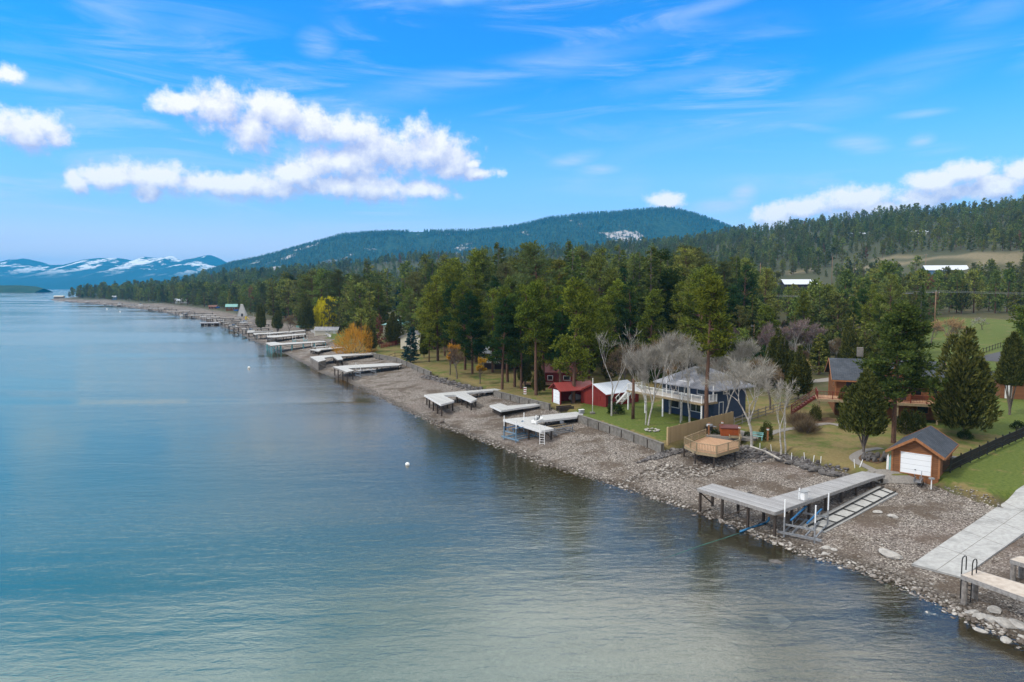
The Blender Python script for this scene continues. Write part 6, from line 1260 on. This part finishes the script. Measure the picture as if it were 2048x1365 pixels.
MB().path([(.5, 0, .5), (1.1, 0, .95), (1.2, .1, 1.4)], .03).path([(-.5, .2, .3), (-.9, .2, 1.3)], .03).path([(0, -.2, .5), (.3, -.2, 1.4)], .03).build('handle', M['steel'], dc)
lg = thing('rock_pile', 'pile of dark stacked rocks left of the boathouse', 'rocks', G(1757, 920)); lr = np.random.default_rng(4)
for k in range(22): o = link('stone', RK[k % 4], lg); r_ = 1.3 * lr.random() ** .5; t_ = lr.uniform(0, 6.28); o.location = (r_ * math.cos(t_) * 1.3, r_ * math.sin(t_) * .8, .15 + (1 - r_ / 1.4) * lr.uniform(.1, .8)); o.scale = (lr.uniform(.25, .5),) * 3; o.rotation_euler = tuple(lr.uniform(0, 3, 3))
# ---------------------------------------------------------------- utility poles and wires
def upole(label, p, h, arm=True, tr=False, rz=0.2):
    r = thing('utility_pole', label, 'utility pole', p, rz); MB().tube((0, 0, -.2), (0, 0, h), .20, .13, 8).build('pole', M['pole'], r, smooth=True)
    if arm:
        MB().box((0, 0, h - .5), (.14, 2.6, .14)).build('crossarm', M['pole'], r)
        for y in (-1.2, 0, 1.2): MB().tube((0, y, h - .43 if y else h), (0, y, h - .2 if y else h + .25), .07, .05, 6).build('insulator', M['white'], r)
    if tr: MB().tube((-.45, 0, h - 2.2), (-.45, 0, h - 1.1), .3, .3, 12).build('transformer', M['grey_mid'], r, smooth=True)
    return r
def pole_d(label, px, depth, top, **k):
    dx, dy, dz = ray(px, top); x = dx / dy * depth; z0 = H(x, depth); zt = CAMZ + dz / dy * depth; upole(label, (x, depth, z0), zt - z0, **k); return Vector((x, depth, zt))
P1 = pole_d('wooden power pole with crossarm above the right meadow', 1872, 215, 583)
P2 = pole_d('wooden power pole half hidden in the forest above the blue house', 1330, 300, 580)
P0_ = Vector((250, 205, P1.z)); upole('power pole out to the right of the meadow', (250, 205, H(250, 205)), P1.z - H(250, 205))
pole_d('short wooden pole with a grey transformer behind the blue house', 1508, 150, 640, arm=False, tr=True)
pole_d('wooden pole on the dry slope above the blue barn', 1852, 500, 509); pole_d('wooden pole at the road left of the dry slope', 1665, 480, 514, arm=False); pole_d('tall pale lamp pole by the field left of the dark barn', 1521, 350, 526, arm=False)
pl = thing('power_line', 'three parallel power wires crossing above the meadow and forest', 'wires', (0, 0, 0))
for off, dzz in ((-1.2, -.2), (0, .2), (1.2, -.2)):
    pts = []
    for a, b in ((P0_, P1), (P1, P2)):
        for k in range(17):
            t_ = k / 16; q_ = a.lerp(b, t_) + Vector((0, off, dzz - 4 * t_ * (1 - t_) * (1.0 if a is P0_ else 2.0)))
            if not pts or (q_ - pts[-1]).length > .01: pts.append(q_)
    MB().path(pts, .035, 4).build('wire', M['grey_mid'], pl)
# ---------------------------------------------------------------- boats and small things on the far shore
def boat(label, p, rz, L=6.0, hullm='white', cab=True, z=0.0):
    r = thing('motor_boat', label, 'boat', (p[0], p[1], p[2] + z), rz); b = .18 * L
    MB().add([(-L / 2, -b, .9), (L * .2, -b, .95), (L / 2, 0, 1.15), (L * .2, b, .95), (-L / 2, b, .9), (-L / 2 + .1, -b * .7, .1), (L * .2, -b * .6, .05), (L * .42, 0, .3), (L * .2, b * .6, .05), (-L / 2 + .1, b * .7, .1)], [(4, 3, 2, 1, 0), (5, 6, 7, 8, 9), (0, 1, 6, 5), (1, 2, 7, 6), (2, 3, 8, 7), (3, 4, 9, 8), (4, 0, 5, 9)]).build('hull', M[hullm], r)
    if cab: MB().add([(-.6, -b * .7, .95), (1.0, -b * .6, 1.0), (1.0, b * .6, 1.0), (-.6, b * .7, .95), (-.5, -b * .6, 1.7), (.4, -b * .5, 1.6), (.4, b * .5, 1.6), (-.5, b * .6, 1.7)], [(0, 1, 5, 4), (1, 2, 6, 5), (2, 3, 7, 6), (3, 0, 4, 7), (4, 5, 6, 7)]).build('windshield', M['glass'], r)
    MB().box((-L / 2 - .2, 0, .8), (.4, .45, .9)).build('outboard', M['black'], r)
    return r
for px, py, lb, hm_, z in [(468, 660, 'white motor boat on a lift at the waterline of the far docks', 'white', 1.0), (503, 668, 'white motor boat with red stripe beside the long far dock', 'white', .6), (490, 652, 'white motor boat on the second far lift', 'white', 1.0), (366, 634, 'white boat on the beach by the yellow shrub', 'white', .6), (374, 633, 'second white boat on the beach by the yellow shrub', 'white', .6), (437, 617, 'blue covered boat near the log cabin', 'tarp_blue', .2), (474, 623, 'blue covered boat near the white A frame', 'tarp_blue', .2), (240, 612, 'white boat on a far lift below the point', 'white', 1.4), (282, 614, 'white boat on a far lift right of the small dark cottage', 'white', 1.4), (604, 662, 'boat under a teal cover on the narrow dock', 'teal_roof', 1.3)]:
    boat(lb, G(px, py), R(-40), 6, hm_, hm_ == 'white', z)
ys = thing('slide', 'small yellow plastic slide on a far dock', 'slide', G(492, 640)); MB().box((0, 0, 1.0), (.7, .7, 2)).build('ladder', M['yellow'], ys); MB().bar((.3, 0, 1.9), (2, 0, .2), .6, .1).build('chute', M['yellow'], ys)
kk = thing('kayak', 'bright green kayak lying at the foot of the orange bush', 'kayak', G(682, 690), R(10)); MB().add([(-1.6, 0, .25), (0, -.35, .3), (1.6, 0, .25), (0, .35, .3), (0, 0, 0)], [(0, 1, 2, 3), (0, 4, 1), (1, 4, 2), (2, 4, 3), (3, 4, 0)]).build('hull', mat('green_kayak', (.2, .6, .06), None, 3), kk); MB().tube((0, 0, .3), (0, 0, .34), .2, .2, 10).build('cockpit', M['black'], kk)
pole_ = G(508, 652); o = MB().tube((*pole_[:2], pole_[2] - .2), (*pole_[:2], pole_[2] + 6), .09, .06, 8).build('flag_pole', M['grey_mid'], smooth=True); tag(o, 'bare grey pole standing between far docks left of the cedar', 'flag pole')
bx_ = thing('hopper', 'white cylinder tank lawn item beside the white garage', 'lawn chair', G(660, 676)); bx_.name = 'lawn_chair'; bx_['label'] = 'white lawn chair on the bright green lawn by the garage'; MB().box((0, 0, .4), (.6, .6, .06)).build('seat', M['white'], bx_); MB().box((0, .3, .75), (.6, .06, .7)).build('backrest', M['white'], bx_)
for x, y in ((-.25, -.25), (.25, -.25), (-.25, .25), (.25, .25)): MB().box((x, y, .18), (.05, .05, .37)).build('leg', M['white'], bx_)
# ---------------------------------------------------------------- boulders and stones
for i, (px, py, s_) in enumerate([(1558, 919, .5), (1578, 924, .62), (1596, 928, .6), (1612, 934, .66), (1628, 938, .7), (1645, 943, .6), (1660, 947, .55), (1676, 949, .42)]):
    g_ = G(px, py + 4); o = link('boulder', RK[i % 4]); o.location = (g_[0], g_[1], g_[2] + .12); o.scale = (s_ * 1.25, s_, s_ * .9); o.rotation_euler = (.1, .1, -.5 + i); tag(o, f"{['first','second','third','fourth','fifth','sixth','seventh','eighth'][i]} dark slab boulder from the left along the lawn edge", 'boulder', 'dark slab boulders along the lawn edge')
for px, py, s_, lb, pal in [(1652, 1096, .38, 'white rock at the water end of the boat railway', 1), (1668, 1100, .3, 'smaller white rock just right of the one by the railway', 1), (1650, 1108, .3, 'flat white rock nearest the water below the railway', 1), (1780, 1110, 1.0, 'big flat pale slab left of the concrete ramp', 1), (1755, 1025, .45, 'pale rock on the gravel right of the boat railway', 1), (1785, 1034, .5, 'flat pale rock in the gravel below the black fence', 1), (1552, 1130, .7, 'olive flat rock just under the water off the railway', 0), (1257, 1078, .75, 'olive flat rock in the shallows left of the rope', 0), (1978, 1240, .7, 'round grey boulder under the tan corner dock', 1), (1962, 1236, .6, 'grey slab boulder between the piles of the corner dock', 1), (1944, 1226, .5, 'pale boulder nearest the pile ladder', 1), (2010, 1248, .8, 'grey boulder at the lower right edge of the photo', 1), (2040, 1252, .75, 'last grey boulder beside the right edge of the photo', 1), (1990, 1222, .6, 'boulder behind the middle pile of the corner dock', 1), (1560, 1245, .9, 'faint pale flat rock on the lake bed near the lower right', 1), (1855, 1228, .35, 'white rock at the waterline below the concrete ramp', 1), (1867, 1231, .3, 'smaller white rock at the waterline below the concrete ramp', 1), (1960, 1262, .45, 'white rock on the shore below the corner dock', 1), (2012, 1282, .45, 'flat white rock lowest on the shore at the right', 1), (1500, 986, .3, 'grey rock between the legs of the weathered dock', 0), (1534, 1058, .35, 'grey rock under the corner of the weathered dock', 0)]:
    z = None
    g_ = G(px, py) if py < 1100 or px > 1700 else G(px, py)
    o = link('boulder', (RP if pal else RK)[int(px) % 4]); o.location = (g_[0], g_[1], g_[2] + s_ * .06); o.scale = (s_, s_, s_ * .8); o.rotation_euler = (0.05, 0, px * .7); tag(o, lb, 'boulder')
def stones(name, P, S, m_, label, flat=.5):
    ico = [(0, -.53, .85), (0, .53, .85), (0, .53, -.85), (0, -.53, -.85), (.85, 0, .53), (.85, 0, -.53), (-.85, 0, -.53), (-.85, 0, .53), (.53, -.85, 0), (-.53, -.85, 0), (-.53, .85, 0), (.53, .85, 0)]
    fi = [(0, 1, 7), (0, 4, 1), (1, 4, 11), (1, 11, 10), (1, 10, 7), (0, 7, 9), (0, 9, 8), (0, 8, 4), (4, 8, 5), (4, 5, 11), (2, 3, 6), (2, 5, 3), (3, 5, 8), (3, 8, 9), (3, 9, 6), (6, 9, 7), (6, 7, 10), (2, 6, 10), (2, 10, 11), (2, 11, 5)]
    n = len(P); B = np.array(ico)[None] * (1 + rng.normal(size=(n, 12, 3)) * .16); B = B * np.stack([rng.uniform(.7, 1.3, n), rng.uniform(.5, .9, n), rng.uniform(.25, flat, n)], 1)[:, None]
    a_ = rng.uniform(0, 6.28, n); c, s_ = np.cos(a_)[:, None], np.sin(a_)[:, None]; tl = rng.normal(size=(n, 1)) * .25; x = B[..., 0] * c - B[..., 1] * s_; y = B[..., 0] * s_ + B[..., 1] * c; z_ = B[..., 2] + x * tl
    V = np.stack([x, y, z_], -1) * S[:, None, None] + P[:, None]; F = (np.array(fi)[None] + 12 * np.arange(n)[:, None, None]).reshape(-1, 3)
    o_ = link(name, npmesh(name, V.reshape(-1, 3), F, m_, np.repeat(rng.random(n), 20))); tag(o_, label, kind='stuff'); return o_
def stone_mat(name, ramp):
    m_, s = newmat(name); at = s.node('ShaderNodeAttribute', attribute_name='v').outputs['Fac']; cr_ = s.node('ShaderNodeValToRGB', {0: at}); e = cr_.color_ramp.elements; e[0].position = 0; e[0].color = (*ramp[0], 1); e[1].position = 1; e[1].color = (*ramp[-1], 1)
    for i, c_ in enumerate(ramp[1:-1]): x_ = e.new((i + 1) / (len(ramp) - 1)); x_.color = (*c_, 1)
    n = s.noise(s.node('ShaderNodeTexCoord').outputs['Object'], 9, 4, .6); c_ = s.mix(s.ss(n, .3, .7, 0, .45), cr_.outputs[0], (.08, .07, .06)); finish(s, c_, .9, .2); return m_
SM = stone_mat('beach_stone', [(.07, .056, .045), (.12, .10, .083), (.18, .155, .135), (.25, .22, .195), (.34, .31, .28), (.52, .49, .45)]); SD = stone_mat('riprap_stone', [(.045, .04, .042), (.09, .082, .085), (.15, .14, .14), (.24, .23, .225)])
n = 60000; X = rng.uniform(-45, 62, n); Y = rng.uniform(30, 165, n); h_, ds_, db_ = terr(X, Y, True); px_, py_ = project(X, Y, h_)
pr_ = np.where(Y < 75, 1.0, np.clip((150 - Y) / 100, .12, 1)) * (.12 + .88 * np.clip(.45 + 3.2 * fbm(X, Y, 7, 61), 0, 1)); k_ = (ds_ > -9) & (db_ < -.3) & (px_ > -20) & (px_ < 2080) & (py_ < 1380) & (rng.random(n) < pr_ * np.where(ds_ < 0, .35, 1))
X, Y, h_ = X[k_], Y[k_], h_[k_]; S = rng.gamma(1.8, .024, len(X)) + .030; S = np.minimum(S, .34); stones('beach_stones', np.stack([X, Y, h_ + S * .12], 1), S, SM, 'loose grey and white stones covering the shore')
# a brighter line of bigger stones at the waterline
n = 3200; i_ = rng.integers(8, 70, n); t_ = rng.random((n, 1)); pp = shoreL[i_] * (1 - t_) + shoreL[i_ + 1] * t_ + rng.normal(size=(n, 2)) * .45; h_ = terr(pp[:, 0], pp[:, 1]); S = rng.gamma(2, .035, n) + .05; k_ = (pp[:, 1] < 140); stones('waterline_stones', np.c_[pp, h_ + .03][k_], np.minimum(S[k_], .32), SM, 'pale stones washed up in a line along the water')
def rip(name, pxs, n, wd, smin, smax, label, m_, dn=0.0):
    Pp = catmull([W(x, y, 2.0)[:2] for x, y in pxs], 4); i_ = rng.integers(0, len(Pp) - 1, n); t_ = rng.random((n, 1)); q_ = Pp[i_] * (1 - t_) + Pp[i_ + 1] * t_; off = rng.random(n) ** .8 * wd; q_ = q_ + np.array([-.76, -.65]) * (off + dn)[:, None]; h_ = terr(q_[:, 0], q_[:, 1]); S = rng.uniform(smin, smax, n) * (1 - .4 * off / wd); stones(name, np.c_[q_, h_ + S * .2], S, m_, label, .75)
rip('riprap', [(1325, 893), (1370, 889), (1430, 880), (1500, 885), (1560, 897)], 900, 4.6, .14, .42, 'dark angular riprap heaped below the timber deck', SD)
rip('riprap', [(1335, 905), (1400, 905), (1470, 905), (1500, 903)], 700, 6.5, .10, .30, 'paler broken stones spread below the dark riprap', SM, 2.0)
rip('riprap', [(1550, 896), (1600, 908), (1640, 922), (1700, 938)], 420, 1.6, .10, .34, 'small dark stones among the slab boulders at the lawn edge', SD, -.3)
rip('riprap', [(858, 745), (905, 757), (950, 769), (985, 780)], 420, 2.4, .18, .55, 'dark riprap bank below the bare shrubs on the left', SD)
rip('riprap', [(740, 702), (755, 708), (775, 714)], 90, 2, .2, .5, 'short pile of riprap at the end of the picnic lawn wall', SD)
rip('riprap', [(1862, 962), (1930, 978), (2010, 1004)], 260, 1.0, .05, .16, 'small stones along the edge of the right lawn', SM, -.3)
# ---------------------------------------------------------------- haze (closed box of even air)
hz, s = newmat('haze_air'); pv = s.node('ShaderNodeVolumePrincipled', {'Color': (.03, .50, 1.0, 1), 'Density': .85e-4, 'Anisotropy': 0.0})
o = s.node('ShaderNodeOutputMaterial'); s.l.new(pv.outputs[0], o.inputs['Volume'])
hb_ = MB().box((0, 6300, 270), (27000, 13800, 570)); h_ = hb_.build('haze', hz); tag(h_, kind='stuff')
